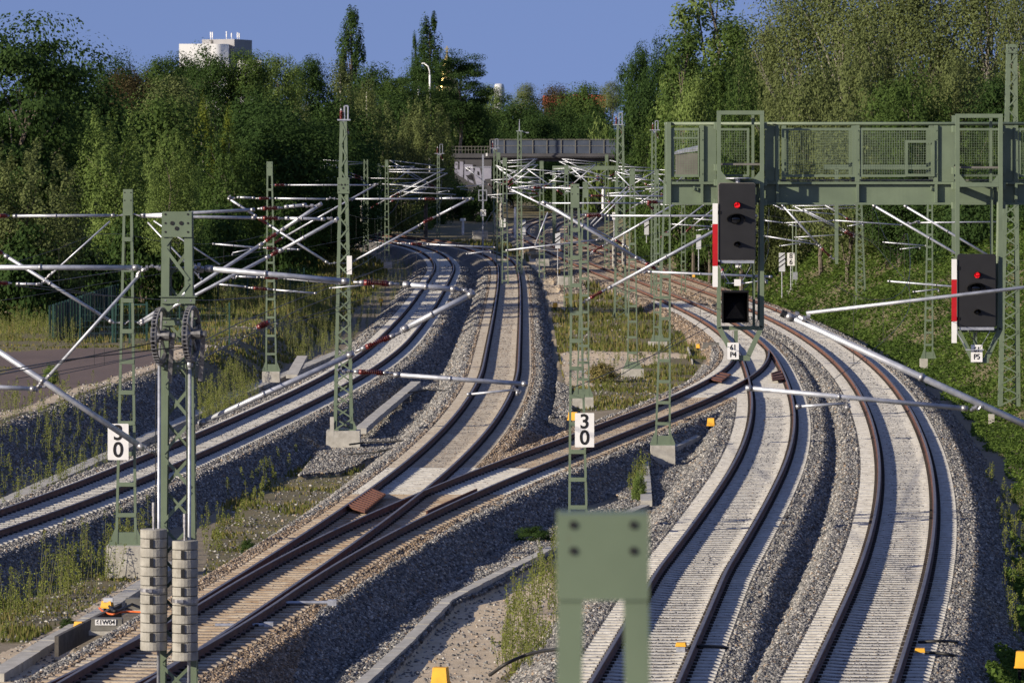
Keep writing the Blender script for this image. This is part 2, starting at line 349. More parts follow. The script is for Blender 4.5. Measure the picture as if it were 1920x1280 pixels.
BALL = [gp(q, -.6) for q in (
    [(560, 880), (620, 800), (690, 800), (800, 640), (870, 520), (930, 480), (915, 600), (880, 700), (770, 830), (690, 850), (640, 872)],
    [(905, 800), (985, 690), (1070, 740), (1075, 790), (930, 870)],
    [(1080, 870), (1400, 720), (1400, 800), (1330, 900), (1220, 1000), (1210, 930), (1100, 900)],
    [(690, 1290), (850, 1118), (1045, 1022), (1215, 950), (1200, 915), (1020, 975), (820, 1080), (620, 1270)],
    [(990, 470), (1060, 500), (1110, 560), (1060, 560), (1010, 500)],
    [(150, 1290), (280, 1130), (420, 1060), (400, 1100), (260, 1200), (200, 1290)])]
def in_ball(X, D):
    m = np.zeros(np.shape(X), bool)
    for q in BALL: m |= inpoly(X, D, q)
    return m
def track_d(X, D):
    dm = np.full(np.shape(X), 99.0)
    for k in '12345':
        c = T[k]; d = np.abs(dtr(k, X, D))
        if k == '3': d = np.where((D > c.lo - 4) & (D < c.hi), d, 99)
        dm = np.minimum(dm, d)
    return dm
def base_h(X, D):
    n = vnoise(X, D, 3.0, 1) * .10 + vnoise(X, D, .9, 2) * .035
    z = np.full(np.shape(X), -1.0) + n
    d1 = -dtr('1', X, D)
    up = np.clip((d1 - 4.2) / 3.2, 0, 1); up = up * up * (3 - 2 * up) * 1.35
    z = z + up * np.clip((420 - D) / 120, 0.25, 1)
    d5 = dtr('5', X, D)
    hb = np.clip((d5 - 4.3 - vnoise(X, D, 9, 5) * 1.2) * .56, 0, 6.3 + vnoise(X, D, 14, 6) * 1.2) * np.clip((D - 96) / 70, .25, 1)
    z = z + hb + np.where(hb > .1, (vnoise(X, D, 2.2, 8) - .5) * .5, 0)
    mid = (dtr('2', X, D) > 2.4) & (dtr('4', X, D) < -2.2) & (D > 190)
    z = np.where(in_ball(X, D), np.maximum(z, -.86 + n), z)
    z = np.where(mid, z + .25 + vnoise(X, D, 5, 9) * .35, z)
    return z
def ground_z(X, D, full=True):
    X = np.asarray(X, float); D = np.asarray(D, float); zb = base_h(X, D); td = track_d(X, D)
    pr = np.where(td < 1.74, -.225, -.225 - (td - 1.74) / 1.5) + (vnoise(X, D, .7, 3) - .5) * .06 * (td > 1.4)
    z = np.maximum(zb, pr)
    z = np.where(td < 1.40, -.206, z)                         # the bed never rises over the sleepers
    return z
def cover(X, D):
    td = track_d(X, D); zb = base_h(X, D); pr = -.225 - (td - 1.74) / 1.5
    bal = np.clip((pr - zb) / .12 + .6, 0, 1); bal = np.where((td < 1.6) | in_ball(X, D), 1, bal)
    sand = np.zeros(X.shape); grass = np.zeros(X.shape); br = np.zeros(X.shape)
    for q in SANDS: sand = np.maximum(sand, inpoly(X, D, q))
    for q in GRASS: grass = np.maximum(grass, inpoly(X, D, q))
    for q in BROWN: br = np.maximum(br, inpoly(X, D, q))
    d5 = dtr('5', X, D); d1 = -dtr('1', X, D)
    grass = np.maximum(grass, np.clip((d5 - 3.1) / .6, 0, 1)); grass = np.maximum(grass, np.clip((d1 - 4.2) / .6, 0, 1) * .9 * np.where((d1 < 7.2) & (D < 215), .62, 1))
    sand = np.where((d1 > 7.2) & (d1 < 9.0) & (D < 240), 1, sand)
    mid = (dtr('2', X, D) > 2.6) & (dtr('4', X, D) < -2.4) & (D > 200); grass = np.where(mid, np.maximum(grass, .75), grass)
    bal = np.where((d1 > 4.4) & (d1 < 7.0) & (D < 215), np.maximum(bal, .52), bal)
    path = inpoly(X, D, G_PATH) & ~inpoly(X, D, G_PATHGAP)
    return bal, sand, grass, br, path.astype(float)
U = np.concatenate([np.linspace(-.6, -.14, 70), np.linspace(-.135, .135, 520), np.linspace(.14, .6, 70)]); nu = len(U)
DD = np.concatenate([np.linspace(6, 84, 24), 84 * (1100 / 84.0) ** np.linspace(0, 1, 760)[1:]]); nd = len(DD)
gu, gd = np.meshgrid(U, DD); GX = gu * np.maximum(gd, 60); GD = gd
GZ = ground_z(GX, GD); bal, sand, grass, br, path = cover(GX, GD)
V = np.stack([GX.ravel(), GD.ravel(), GZ.ravel()], 1); ii = np.arange(nd * nu).reshape(nd, nu)
Q = np.stack([ii[:-1, :-1].ravel(), ii[:-1, 1:].ravel(), ii[1:, 1:].ravel(), ii[1:, :-1].ravel()], 1)
def ground_mat():
    m, nt, b = nmat('ground_cover'); p = pos(nt)
    vo = N(nt, 'ShaderNodeTexVoronoi', Scale=23.0, Randomness=1.0); vo.feature = 'F1'; L(nt, p, vo.inputs['Vector'])
    sep = nt.nodes.new('ShaderNodeSeparateColor'); L(nt, vo.outputs['Color'], sep.inputs[0])
    grey = ramp(nt, sep.outputs[0], [(0, (.07, .07, .074)), (.45, (.145, .142, .14)), (.85, (.24, .232, .225)), (1, (.30, .25, .19))])
    brn = ramp(nt, sep.outputs[0], [(0, (.13, .095, .065)), (.5, (.27, .20, .135)), (1, (.42, .33, .24))])
    nb = noise(nt, p, .35, 3); nb2 = noise(nt, p, 2.2, 4)
    bfac = math_(nt, 'ADD', math_(nt, 'MULTIPLY', attr(nt, 'brown'), .75), math_(nt, 'MULTIPLY', math_(nt, 'SUBTRACT', nb2, .52, True), 1.6), True)
    balc = mixc(nt, bfac, grey, brn)
    nf = noise(nt, p, 26, 3)
    sandc = ramp(nt, math_(nt, 'ADD', math_(nt, 'MULTIPLY', nf, .6), math_(nt, 'MULTIPLY', nb2, .4)), [(.3, (.36, .28, .19)), (.5, (.53, .435, .315)), (.7, (.66, .56, .43))])
    soil = ramp(nt, math_(nt, 'ADD', math_(nt, 'MULTIPLY', noise(nt, p, 6, 6, .75), .6), math_(nt, 'MULTIPLY', nf, .4)), [(.32, (.085, .068, .045)), (.48, (.185, .15, .105)), (.56, (.13, .14, .055)), (.64, (.25, .205, .145)), (.75, (.36, .30, .21))])
    asph = ramp(nt, nf, [(.3, (.115, .088, .080)), (.7, (.175, .135, .122))])
    d = nb2
    wob = lambda a: math_(nt, 'MULTIPLY', math_(nt, 'SUBTRACT', math_(nt, 'ADD', attr(nt, a), math_(nt, 'MULTIPLY', math_(nt, 'SUBTRACT', noise(nt, p, 5, 4), .5), 1.1)), .42), 6.0, True)
    base = ramp(nt, math_(nt, 'ADD', math_(nt, 'MULTIPLY', nb2, .5), math_(nt, 'MULTIPLY', nf, .5)), [(.35, (.15, .125, .09)), (.65, (.31, .265, .20))])
    c = mixc(nt, wob('grass'), base, soil); c = mixc(nt, wob('sand'), c, sandc); c = mixc(nt, wob('ballast'), c, balc); c = mixc(nt, attr(nt, 'path'), c, asph)
    L(nt, c, b.inputs['Base Color']); b.inputs['Roughness'].default_value = .95; b.inputs['Specular IOR Level'].default_value = .15
    hh = math_(nt, 'ADD', math_(nt, 'MULTIPLY', math_(nt, 'SUBTRACT', .8, vo.outputs['Distance']), attr(nt, 'ballast')), math_(nt, 'MULTIPLY', nf, .25))
    bump(nt, b, hh, .9, .05); return m
M['ground'] = ground_mat()
me = fastmesh('ground', V, Q, M['ground'], {'ballast': ('POINT', bal.ravel()), 'sand': ('POINT', sand.ravel()), 'grass': ('POINT', grass.ravel()), 'brown': ('POINT', br.ravel()), 'path': ('POINT', path.ravel())})
me.polygons.foreach_set('use_smooth', [True] * len(me.polygons)); tag(link('ground', me), kind='structure')
M['terrain'] = simple('distant_field', (.10, .12, .05), (.06, .075, .03), .02, .95, obj=False)
mb = MB(); S = 9000; mb.add([(-S, -S, -1.7), (S, -S, -1.7), (S, S, -1.7), (-S, S, -1.7)], [(0, 1, 2, 3)])
tag(link('terrain', mb.mesh('terrain', M['terrain'])), kind='structure')

# ------------------------------------------------------------------ loose ballast stones, every one a solid chip
def stones(n, dlo, dhi, seed):
    rs = np.random.RandomState(seed); D = np.exp(rs.uniform(math.log(dlo), math.log(dhi), n * 2)); D = D[:n]
    X = rs.uniform(-.104, .104, n) * D; td = track_d(X, D); bal, sand, grass, br, path = cover(X, D)
    ok = (td < 8) & ((bal > .45) | (((sand > .5) | ((grass > .5) & (X < 6))) & (rs.rand(n) < .06))) & (rs.rand(n) < np.where(td < 1.33, .45, 1.0)); inb = td < 1.36
    X, D, br, td, inb = X[ok], D[ok], br[ok], td[ok], inb[ok]; n = len(X); Z = ground_z(X, D) - .004
    s = rs.uniform(.0145, .029, n) * (1 + (D - 89) / 330) * np.where(inb, .72, 1); C8 = np.array([(x, y, z) for z in (-1, 1) for x, y in ((-1, -1), (1, -1), (1, 1), (-1, 1))], float)
    v = C8[None] * (.72 + .5 * rs.rand(n, 8, 3)) * (s[:, None] * rs.uniform(.65, 1.3, (n, 3)))[:, None, :]
    q = rs.normal(size=(n, 4)); q /= np.linalg.norm(q, axis=1)[:, None]; w, x, y, z = q.T
    Rm = np.stack([1 - 2 * (y * y + z * z), 2 * (x * y - z * w), 2 * (x * z + y * w), 2 * (x * y + z * w), 1 - 2 * (x * x + z * z), 2 * (y * z - x * w), 2 * (x * z - y * w), 2 * (y * z + x * w), 1 - 2 * (x * x + y * y)], 1).reshape(n, 3, 3)
    v = np.einsum('nij,nkj->nki', Rm, v)
    # keep the cribs between sleepers low
    Z = Z - np.where(inb, .010, 0)
    v += np.stack([X, D, Z], 1)[:, None, :]
    fq = np.array([(0, 3, 2, 1), (4, 5, 6, 7), (0, 1, 5, 4), (1, 2, 6, 5), (2, 3, 7, 6), (3, 0, 4, 7)])
    Q = (fq[None] + (np.arange(n) * 8)[:, None, None]).reshape(-1, 4)
    tone = np.repeat(rs.rand(n), 8); t23 = (np.minimum(np.abs(dtr('2', X, D)), np.abs(dtr('3', X, D))) < 1.5) | ((D > 300) & (X > 2)); br = np.maximum(br, t23 * .75); tone = tone
    brn = np.repeat(np.clip(br * (.35 + .65 * rs.rand(n)) + (rs.rand(n) < .07) * .8, 0, 1), 8)
    return v.reshape(-1, 3), Q, tone, brn
m, nt, b = nmat('ballast_stone')
g_ = ramp(nt, attr(nt, 'tone'), [(0, (.062, .062, .067)), (.4, (.158, .154, .15)), (.85, (.295, .286, .275)), (1, (.48, .46, .43))])
b_ = ramp(nt, attr(nt, 'tone'), [(0, (.10, .068, .043)), (.5, (.215, .150, .097)), (1, (.40, .30, .21))])
L(nt, mixc(nt, attr(nt, 'brown'), g_, b_), b.inputs['Base Color']); b.inputs['Roughness'].default_value = .9; b.inputs['Specular IOR Level'].default_value = .2
M['stone'] = m
v, Q, tone, brn = stones(NSTONE, 89, 430, 5)
o = link('ballast_gravel', fastmesh('ballast_gravel', v, Q, M['stone'], {'tone': ('POINT', tone), 'brown': ('POINT', brn)}))
tag(o, 'grey and brown broken stone ballast heaped beside and between the rails', 'ballast', kind='stuff')

# ------------------------------------------------------------------ rails and sleepers
RP = [(-.066, -.172), (.066, -.172), (.066, -.160), (.012, -.138), (.010, -.045), (.036, -.034), (.036, -.004), (.028, 0.0), (-.028, 0.0), (-.036, -.004), (-.036, -.034), (-.010, -.045), (-.012, -.138), (-.066, -.160)]
def sweep(mb, pts, prof, mats_of, zoff=0.0):
    pts = np.asarray(pts, float); n = len(prof); t = np.gradient(pts, axis=0); t /= np.linalg.norm(t, axis=1)[:, None]
    nr = np.stack([t[:, 1], -t[:, 0]], 1); vs = []
    for p, q in zip(pts, nr):
        for a, z in prof: vs.append((p[0] + q[0] * a, p[1] + q[1] * a, z + zoff))
    base = len(mb.v); mb.v.extend(vs)
    for i in range(len(pts) - 1):
        for k in range(n):
            k2 = (k + 1) % n; mb.f.append((base + i * n + k, base + i * n + k2, base + (i + 1) * n + k2, base + (i + 1) * n + k)); mb.m.append(mats_of(k))
    mb.f.append(tuple(base + k for k in range(n))); mb.m.append(0)
    mb.f.append(tuple(base + (len(pts) - 1) * n + k for k in range(n))[::-1]); mb.m.append(0)
def rail_mb(pts, zoff=0.0): mb = MB(); sweep(mb, pts, RP, lambda k: 1 if k in (6, 7, 8) else 0, zoff); return mb
LB = {'1': 'curving track on the far left, pale sleepers, grass bank on its left', '2': 'second track from the left, joined by the slanting crossover at the left turnout',
      '3': 'slanting crossover track with brown sleepers linking the two middle tracks', '4': 'track with the right turnout that passes beneath the signal plate 61 P4', '5': 'outermost right hand track beside the green creeper bank'}
SLX = [(-1.3, 0), (-.95, .004), (-.56, .004), (-.34, -.016), (.34, -.016), (.56, .004), (.95, .004), (1.3, 0)]
def sleeper_mb(half=1.3, sx=None, clips=(-.7525, .7525), mb=None, org=(0, 0), ang=0.0, jit=0.0):
    mb = mb or MB(); prof = sx or SLX; vs = []; ca, sa = math.cos(ang), math.sin(ang)
    tr = lambda x, y, z: (org[0] + x * ca - y * sa, org[1] + x * sa + y * ca, z + jit)
    for x, dz in prof:
        for y, z in ((-.15, -.40), (-.105, -.181), (-.085, -.172), (.085, -.172), (.105, -.181), (.15, -.40)): vs.append(tr(x, y, z + (dz if z > -.3 else 0) - .003))
    fs = []; n = 6
    for i in range(len(prof) - 1):
        for k in range(n - 1): fs.append((i * n + k, (i + 1) * n + k, (i + 1) * n + k + 1, i * n + k + 1))
    fs.append(tuple(range(n))); fs.append(tuple((len(prof) - 1) * n + k for k in range(n))[::-1]); mb.add(vs, fs, 0)
    for c in clips:
        for sgn in (-1, 1):
            cx = c + sgn * .105; q = [tr(cx + dx, dy, dz) for dz in (-.170, -.128) for dx, dy in ((-.04, -.05), (.04, -.05), (.03, .05), (-.03, .05))]
            mb.add(q, [(0, 3, 2, 1), (4, 5, 6, 7), (0, 1, 5, 4), (1, 2, 6, 5), (2, 3, 7, 6), (3, 0, 4, 7)], 1)
    return mb
me_sl = {'t': sleeper_mb().mesh('sleeper', [M['sleeper_t'], M['clip']]), 'a': sleeper_mb().mesh('sleeper', [M['sleeper'], M['clip']]), 'b': sleeper_mb().mesh('sleeper', [M['sleeper_br'], M['clip']])}
for k in '12345':
    c = T[k]; dlo = {'1': 118, '2': 84, '3': 84, '4': 84, '5': 84}[k]; dhi = FAR[k] or 262
    root = thing('railway_track', LB[k], 'railway track', (float(c.x(max(dlo, 100))), max(dlo, 100), 0)); off = np.array(root.location)
    Ds = np.arange(dlo, dhi, 1.2)
    for sg in (-1, 1):
        pts = c.at(Ds, sg * GA); z = 0.0
        if k == '3':
            keep = np.ones(len(pts), bool)
            for q in '24':
                for s2 in (-1, 1): keep &= np.abs(dtr(q, pts[:, 0], pts[:, 1]) - s2 * GA) > (.075 if s2 == sg else 0)
            i0, i1 = np.where(keep)[0][[0, -1]]; pts = pts[i0:i1 + 1]; z = -.004
        part('rail', rail_mb(pts, z), [M['rail'], M['railtop']], root)
    # sleepers every 0.6 m
    ds = [float(dlo)];
    while ds[-1] < dhi: ds.append(ds[-1] + .6 / math.sqrt(1 + float(c.slope(ds[-1])) ** 2))
    rest = MB(); cnt = 0
    vis0 = {'1': 124, '2': 88, '3': 110, '4': 90, '5': 88}[k]
    for D in ds:
        p = c.at(D); sl_ = float(c.slope(D)); ang = -math.atan(sl_); half = 1.3; long = None
        br_ = bool(sum(inpoly(np.array([p[0]]), np.array([D]), q)[0] for q in BROWN[1:2] + BROWN[3:])) or k == '3'
        if k in '24':
            d3 = float(T['3'].x(D) - p[0])
            okr = (T['3'].lo - 6 < D < T['3'].hi)
            if okr and abs(d3) < 2.72 and abs(d3) > .02:
                a, b2 = (-1.3, d3 + 1.3) if d3 > 0 else (d3 - 1.3, 1.3); long = (a, b2, d3)
        if k == '3':
            if min(abs(float(T['2'].x(D) - p[0])), abs(float(T['4'].x(D) - p[0]))) < 2.72: continue
        jit = random.uniform(-.004, .004); key = 'b' if (br_ or (k in '45' and D > 330)) else ('t' if k in '2' else 'a')
        if long:
            a, b2, d3 = long; prof = [(a, 0), (a + .4, .002), ((a + b2) / 2, 0), (b2 - .4, .002), (b2, 0)]
            if D < vis0: continue
            mbx = rest if cnt >= 96 else MB()
            sleeper_mb(sx=prof, clips=(-GA, GA, d3 - GA, d3 + GA), mb=mbx, org=(p[0], p[1]), ang=ang, jit=jit)
            if mbx is not rest: part('sleeper', mbx, [M['sleeper_br'], M['clip']], root); cnt += 1
            continue
        if D < vis0: continue
        if cnt < 96:
            o = bpy.data.objects.new('sleeper', me_sl[key]); COL.objects.link(o); o.parent = root
            o.location = (p[0] - off[0], p[1] - off[1], jit); o.rotation_euler = (0, 0, ang + random.uniform(-.006, .006)); cnt += 1
        else:
            i = len(rest.m); sleeper_mb(mb=rest, org=(p[0], p[1]), ang=ang + random.uniform(-.006, .006), jit=jit)
            if key in 'bt': rest.m[i:] = [2 if q == 0 else q for q in rest.m[i:]]
    if rest.v:
        o = part('sleepers', rest, [M['sleeper'], M['clip'], M['sleeper_br' if k != '2' else 'sleeper_t']], root); o['kind'] = 'stuff'

# ------------------------------------------------------------------ overhead line masts
def zpx(y, D): return H - (y - YH) * D / F
def leg_poly(mb, x0, x1, D, dep, zt, zb, w, mi=0):           # tapered box leg between (x0,zb) and (x1,zt)
    mb.bar((x0, D, zb), (x1, D, zt), w, dep, mi, up=(0, 1, 0))
def foundation(root, x, D, z, w, h=1.1, dep=None, tilt=0):
    mb = MB(); dep = dep or w; mb.box((x, D, z - h / 2), (w, dep, h), 0, tilt, .97); part('foundation', mb, M['concrete'], root)
def bolts_and_holes(mb, x, D, z, w, h, mi, pts, r=.016):  # steel bolt heads; on head plates, black discs paint the dark inside holes
    for u, v in pts: mb.lathe([(r, -.003), (r, .0)], (x + u * w / 2, D, z + v * h / 2), 8, mi, 'y')
def flat_mast(label, xt, yt, wt, xb, yb, wb, D, rungs=9, head=.42, fnd=None, group=None, simple_=False, gusset=True):
    zb, zt = zpx(yb, D), zpx(yt, D); Xt, Xb = (xt - 960) * D / F, (xb - 960) * D / F; WT, WB = wt * D / F, wb * D / F
    root = thing('catenary_mast', label, 'catenary mast', (Xb, D, zb), group or 'flat ladder masts carrying the overhead line')
    lw = .285 * WT if not simple_ else .4 * WT; dep = .13
    fx = lambda z: (Xb + (Xt - Xb) * (z - zb) / (zt - zb), WB + (WT - WB) * (z - zb) / (zt - zb))
    for s in (-1, 1):
        mb = MB(); a = (Xb + s * (WB - lw) / 2, D, zb); b = (Xt + s * (WT - lw) / 2, D, zt)
        mb.bar(a, b, .012, dep, 0); mb.bar((a[0] - s * (lw / 2 - .004), D - dep / 2 - .003, zb), (b[0] - s * (lw / 2 - .004) + 0, D - dep / 2 - .003, zt), 1e-3, 1e-3, 0)
        mb = MB(); mb.bar((a[0], D - dep / 2 + .008, a[2]), (b[0], D - dep / 2 + .008, b[2]), lw, .016, 0)
        mb.bar((a[0] + s * (lw / 2 - .008), D + .01, a[2]), (b[0] + s * (lw / 2 - .008), D + .01, b[2]), .014, dep - .02, 0)
        mb.bar((a[0] + 0, D + dep / 2 + .002, a[2]), (b[0], D + dep / 2 + .002, b[2]), lw * .9, .012, 0)
        part('leg', mb, M['green'], root)
    hz = zt - zb
    for i in range(rungs):
        z = zb + .35 + (hz - head - .55) * (i + .5) / rungs; x, w = fx(z); mb = MB(); mb.box((x, D - dep / 2 - .006, z), (w - .02, .012, .1 if not simple_ else .08))
        part('rung', mb, M['green'], root)
    mb = MB(); mb.box((Xt, D - dep / 2 - .004, zt - head / 2), (WT + .008, .006, head)); mb.box((Xt, D + dep / 2 + .02, zt - head / 2), (WT + .012, .016, head)); mb.box((Xt, D, zt - .006), (WT, dep, .01))
    bolts_and_holes(mb, Xt, D - dep / 2 - .0075, zt - head * .3, WT, head * .5, 1, [(-.68, .7), (.68, .7), (-.68, -.5), (.68, -.5)], .017 if D > 30 else .0125)
    part('head_plate', mb, [M['green'], M['black']], root)
    if gusset:
        mb = MB(); mb.box((Xb, D, zb + .15), (WB * .96, dep * .8, .3)); mb.box((Xb, D, zb + .015), (WB * 1.5, .34, .03))
        for s in (-1, 1): mb.prism([(Xb + s * WB * .48, D - .06, zb + .42), (Xb + s * WB * .48, D - .06, zb + .03), (Xb + s * WB * .8, D - .06, zb + .03)], (0, 0, 0), (0, .12, 0))
        part('base_plate', mb, M['green'], root)
    if fnd: foundation(root, Xb + (fnd[2] if len(fnd) > 2 else 0), D, zb, fnd[0], fnd[1])
    return root
def lattice_mast(label, xt, yt, wt, xb, yb, wb, D, panels=12, dep=.32, fnd=None, head=None, group=None, lw=.1, thin=False):
    zb, zt = zpx(yb, D), zpx(yt, D); Xt, Xb = (xt - 960) * D / F, (xb - 960) * D / F; WT, WB = wt * D / F, wb * D / F
    root = thing('lattice_mast', label, 'catenary mast', (Xb, D, zb), group or 'braced lattice masts of the overhead line')
    f = lambda t: (Xb + (Xt - Xb) * t, WB + (WT - WB) * t, zb + (zt - zb) * t)
    for s in (-1, 1):
        for y in (-1, 1):
            mb = MB(); a = (Xb + s * (WB - lw) / 2, D + y * (dep - .02) / 2, zb); b = (Xt + s * (WT - lw) / 2, D + y * (dep - .02) / 2, zt)
            mb.bar(a, b, lw, .014); mb.bar((a[0] + s * (lw / 2 - .006), a[1] - y * lw * .4, zb), (b[0] + s * (lw / 2 - .006), b[1] - y * lw * .4, zt), .014, lw * .8)
            part('leg', mb, M['green'], root)
    mb = MB(); bw = .05 if not thin else .04
    for i in range(panels):
        t0, t1 = i / panels, (i + 1) / panels; x0, w0, z0 = f(t0); x1, w1, z1 = f(t1); s = 1 if i % 2 else -1
        for y in (-1, 1):
            yy = D + y * (dep / 2 + .004); q = s * y
            mb.bar((x0 - q * (w0 - lw) / 2, yy, z0 + .03), (x1 + q * (w1 - lw) / 2, yy, z1 - .03), bw, .01)
        for s2 in (-1, 1):
            mb.bar((x0 + s2 * (w0 / 2 + .004), D - s * s2 * dep * .42, z0 + .03), (x1 + s2 * (w1 / 2 + .004), D + s * s2 * dep * .42, z1 - .03), .01, bw, up=(0, .3, 1))
    part('bracing', mb, M['green'], root)
    if head:                                                  # (y top, y bottom, width) plate
        y0, y1, w = head; z0, z1 = zpx(y1, D), zpx(y0, D); t = ((z0 + z1) / 2 - zb) / (zt - zb); x = f(t)[0]; W_ = w * D / F
        mb = MB(); mb.box((x, D - dep / 2 - .022, (z0 + z1) / 2), (W_, .02, z1 - z0)); mb.box((x, D + dep / 2 + .022, (z0 + z1) / 2), (W_, .02, z1 - z0))
        for s in (-1, 1): mb.box((x + s * (W_ / 2 - .008), D, (z0 + z1) / 2), (.014, dep + .02, z1 - z0 - .004))
        yy = D - dep / 2 - .034; bolts_and_holes(mb, x, yy, (z0 + z1) / 2, W_, z1 - z0, 1, [(-.75, .8), (.75, .8), (-.75, .1), (.75, .1), (-.75, -.6), (.75, -.6)], .018)
        bolts_and_holes(mb, x, yy - .003, (z0 + z1) / 2, W_, z1 - z0, 1, [(-.3, .1), (.3, .1), (0, -.32)], .035)
        part('head_plate', mb, [M['green'], M['black']], root)
    if fnd:
        mb = MB(); mb.box((Xb, D, zb + .02), (WB * 1.25, dep * 1.6, .04))
        for s in (-1, 1): mb.prism([(Xb + s * WB * .5, D - dep / 2 - .05, zb + .35), (Xb + s * WB * .5, D - dep / 2 - .05, zb + .04), (Xb + s * (WB * .5 + .14), D - dep / 2 - .05, zb + .04)], (0, 0, 0), (0, .02, 0))
        part('base_plate', mb, M['green'], root); foundation(root, Xb, D, zb, fnd[0], fnd[1])
    return root
def insul_mb(mb, a, b, r, mi=0, cmi=1):                       # ribbed composite insulator with steel end fittings
    a = np.array(a); b = np.array(b); t = b - a; Ln = np.linalg.norm(t)
    mb.tube([a, b], r * .55, 8, mi)
    mb.tube([a - t * .46, a + t * .03], r * .55, 8, cmi); mb.tube([b - t * .03, b + t * .46], r * .55, 8, cmi); mb.tube([a - t * .2, a + t * .02], r * .85, 8, cmi); mb.tube([b - t * .02, b + t * .2], r * .85, 8, cmi)
    n = 11
    for i in range(n):
        p = a + t * (.1 + .8 * i / (n - 1)); e = t / Ln * .006; mb.tube([p - e, p, p + e], [r * .6, r * 1.55, r * .6], 9, mi)
    for s in (.12, .88): p = a + t * s; e = t / Ln * r * 1.1; mb.tube([p - e, p + e], r * .95, 8, mi)
def arms(root, D, spec):
    """cantilever pieces: (kind, x1, y1, x2, y2, thickness px); kinds T top tube, G diagonal tube, R registration arm, S steady arm, B brace, I insulator, H hook fitting"""
    NM = dict(T='top_tube', G='diagonal_tube', R='registration_arm', S='steady_arm', B='brace', I='insulator', H='fitting')
    for q in spec:
        k, x1, y1, x2, y2, th = q[:6]; d1 = D + (q[6] if len(q) > 6 else 0.0); d2 = D + (q[7] if len(q) > 7 else 0.0)
        a, b = P(x1, y1, d1), P(x2, y2, d2); r = max(.007, th * D / F / 2); mb = MB(); t = (b - a) / max(1e-6, np.linalg.norm(b - a))
        if k == 'I':
            insul_mb(mb, a, b, r); part('insulator', mb, [M['insul'], M['clamp']], root, True)
        elif k == 'H':
            rs = random.Random(int(x1 * 7 + y1)); pts = [a + (b - a) * f + np.array((rs.uniform(-1, 1) * r * .8, rs.uniform(-1, 1) * r, rs.uniform(-1, 1) * r * .8)) for f in np.linspace(0, 1, 6)]
            mb.tube(pts, r * .45, 7, 0); [mb.tube([p - t * r * .5, p + t * r * .5], r * rs.uniform(.6, 1.05), 8, 0) for p in pts]
            part('fitting', mb, M['clamp'], root)
        else:
            mb.tube([a, b], r, 10, 0)
            if k in 'TGR' and D < 320:
                for p, s in ((a, 1), (b, -1)): p = p + t * s * r * 1.6; mb.tube([p - t * r * 1.1, p + t * r * 1.1], r * 1.22, 10, 1)
                p = a + (b - a) * .42; mb.tube([p - t * r * .5, p + t * r * .5], r * 1.3, 8, 1)
            if k == 'S':
                mb.tube([b - np.array((0, 0, r)), b + np.array((0, 0, -r * 5))], r * 1.5, 6, 1); mb.tube([a - t * r * 2, a + t * r], r * 1.7, 6, 1)
            part(NM[k], mb, [M['galv'], M['clamp']], root, True)

# --- the two big masts in front
D0 = 15.2
fm = flat_mast('blurred green mast head standing closest to the camera at the bottom edge', 1130.5, 960, 165, 1130.5, 280 + 10.0 * F / D0, 330, D0, rungs=8, head=.245, gusset=False)
D2 = 85.0
am = lattice_mast('tall green anchor mast with twin concrete weight stacks and two tension wheels', 333, 398, 56, 333, 1370, 76, D2, panels=15, dep=.40, head=(397, 444, 56), fnd=(1.3, 1.0), lw=.128)
for y in (563, 604, 686):
    mb = MB(); x, w = 334, 64; p = P(x, y, D2 - .225); mb.box(p, (w * D2 / F, .05, .105)); mb.box(p + np.array((0, -.0, .06)), (w * D2 / F + .06, .11, .014)); bolts_and_holes(mb, p[0], p[1] - .026, p[2], .5, .1, 1, [(-.8, 0), (0, 0), (.8, 0)], .016)
    part('cross_bracket', mb, [M['green'], M['clamp']], am)
arms(am, D2, [
    ('T', -60, 501, 262, 502, 9.5), ('H', 264, 502, 300, 501, 9), ('H', 318, 502, 352, 502, 6), ('H', 364, 501, 384, 504, 12), ('T', 384, 503, 655, 528, 10.5),
    ('I', 683, 530, 728, 532, 11), ('T', 755, 533, 858, 543, 10), ('H', 860, 543, 884, 545, 10), ('G', 372, 795, 664, 662, 10.5), ('I', 686, 651, 731, 632, 11), ('G', 752, 620, 890, 548, 11),
    ('I', 673, 697, 718, 699, 10), ('R', 738, 702, 990, 720, 8.5), ('H', 632, 693, 656, 696, 8), ('S', 880, 739, 970, 730, 4.5), ('H', 962, 728, 976, 735, 7),
    ('B', 262, 515, 85, 712, 6), ('H', 256, 520, 268, 504, 9), ('H', 72, 722, 92, 704, 9), ('G', -60, 620, 272, 842, 11), ('H', 268, 836, 300, 850, 11), ('R', -60, 723, 68, 729, 8.5), ('H', 70, 730, 90, 722, 7)])
# weight stacks, guide tubes, wheels
def weights(root, x, ytop, ybot, wpx, D, n, yy):
    mb = MB(); z0, z1 = zpx(ybot, D), zpx(ytop, D); r = wpx * D / F / 2; X = (x - 960) * D / F; h = (z1 - z0) / n
    for i in range(n):
        z = z0 + i * h; mb.lathe([(r * .97, z + .006), (r, z + .016), (r, z + h - .012), (r * .97, z + h - .004)], (X, yy, 0), 24, 0)
        if i % 2 == 1 and i < n - 1: mb.box((X - r * .1, yy - r - .001, z + h / 2), (.055, .03, h * .92), 1)
    zc = z0 + h * n * .5; mb.lathe([(r + .006, zc - .03), (r + .006, zc + .03)], (X, yy, 0), 24, 2); mb.box((X - .06, yy - r - .02, zc), (.1, .04, .05), 2)
    part('weight_stack', mb, [M['weightc'], M['black'], M['clamp']], root)
    mb = MB(); mb.tube([(X, yy, z1 - .02), (X, yy, z1 + .22)], .022, 8, 0); mb.tube([(X, yy, z1 + .2), (X, yy, z1 + .42)], .03, 8, 0); part('hanger', mb, M['clamp'], root)
yy = D2 - .48
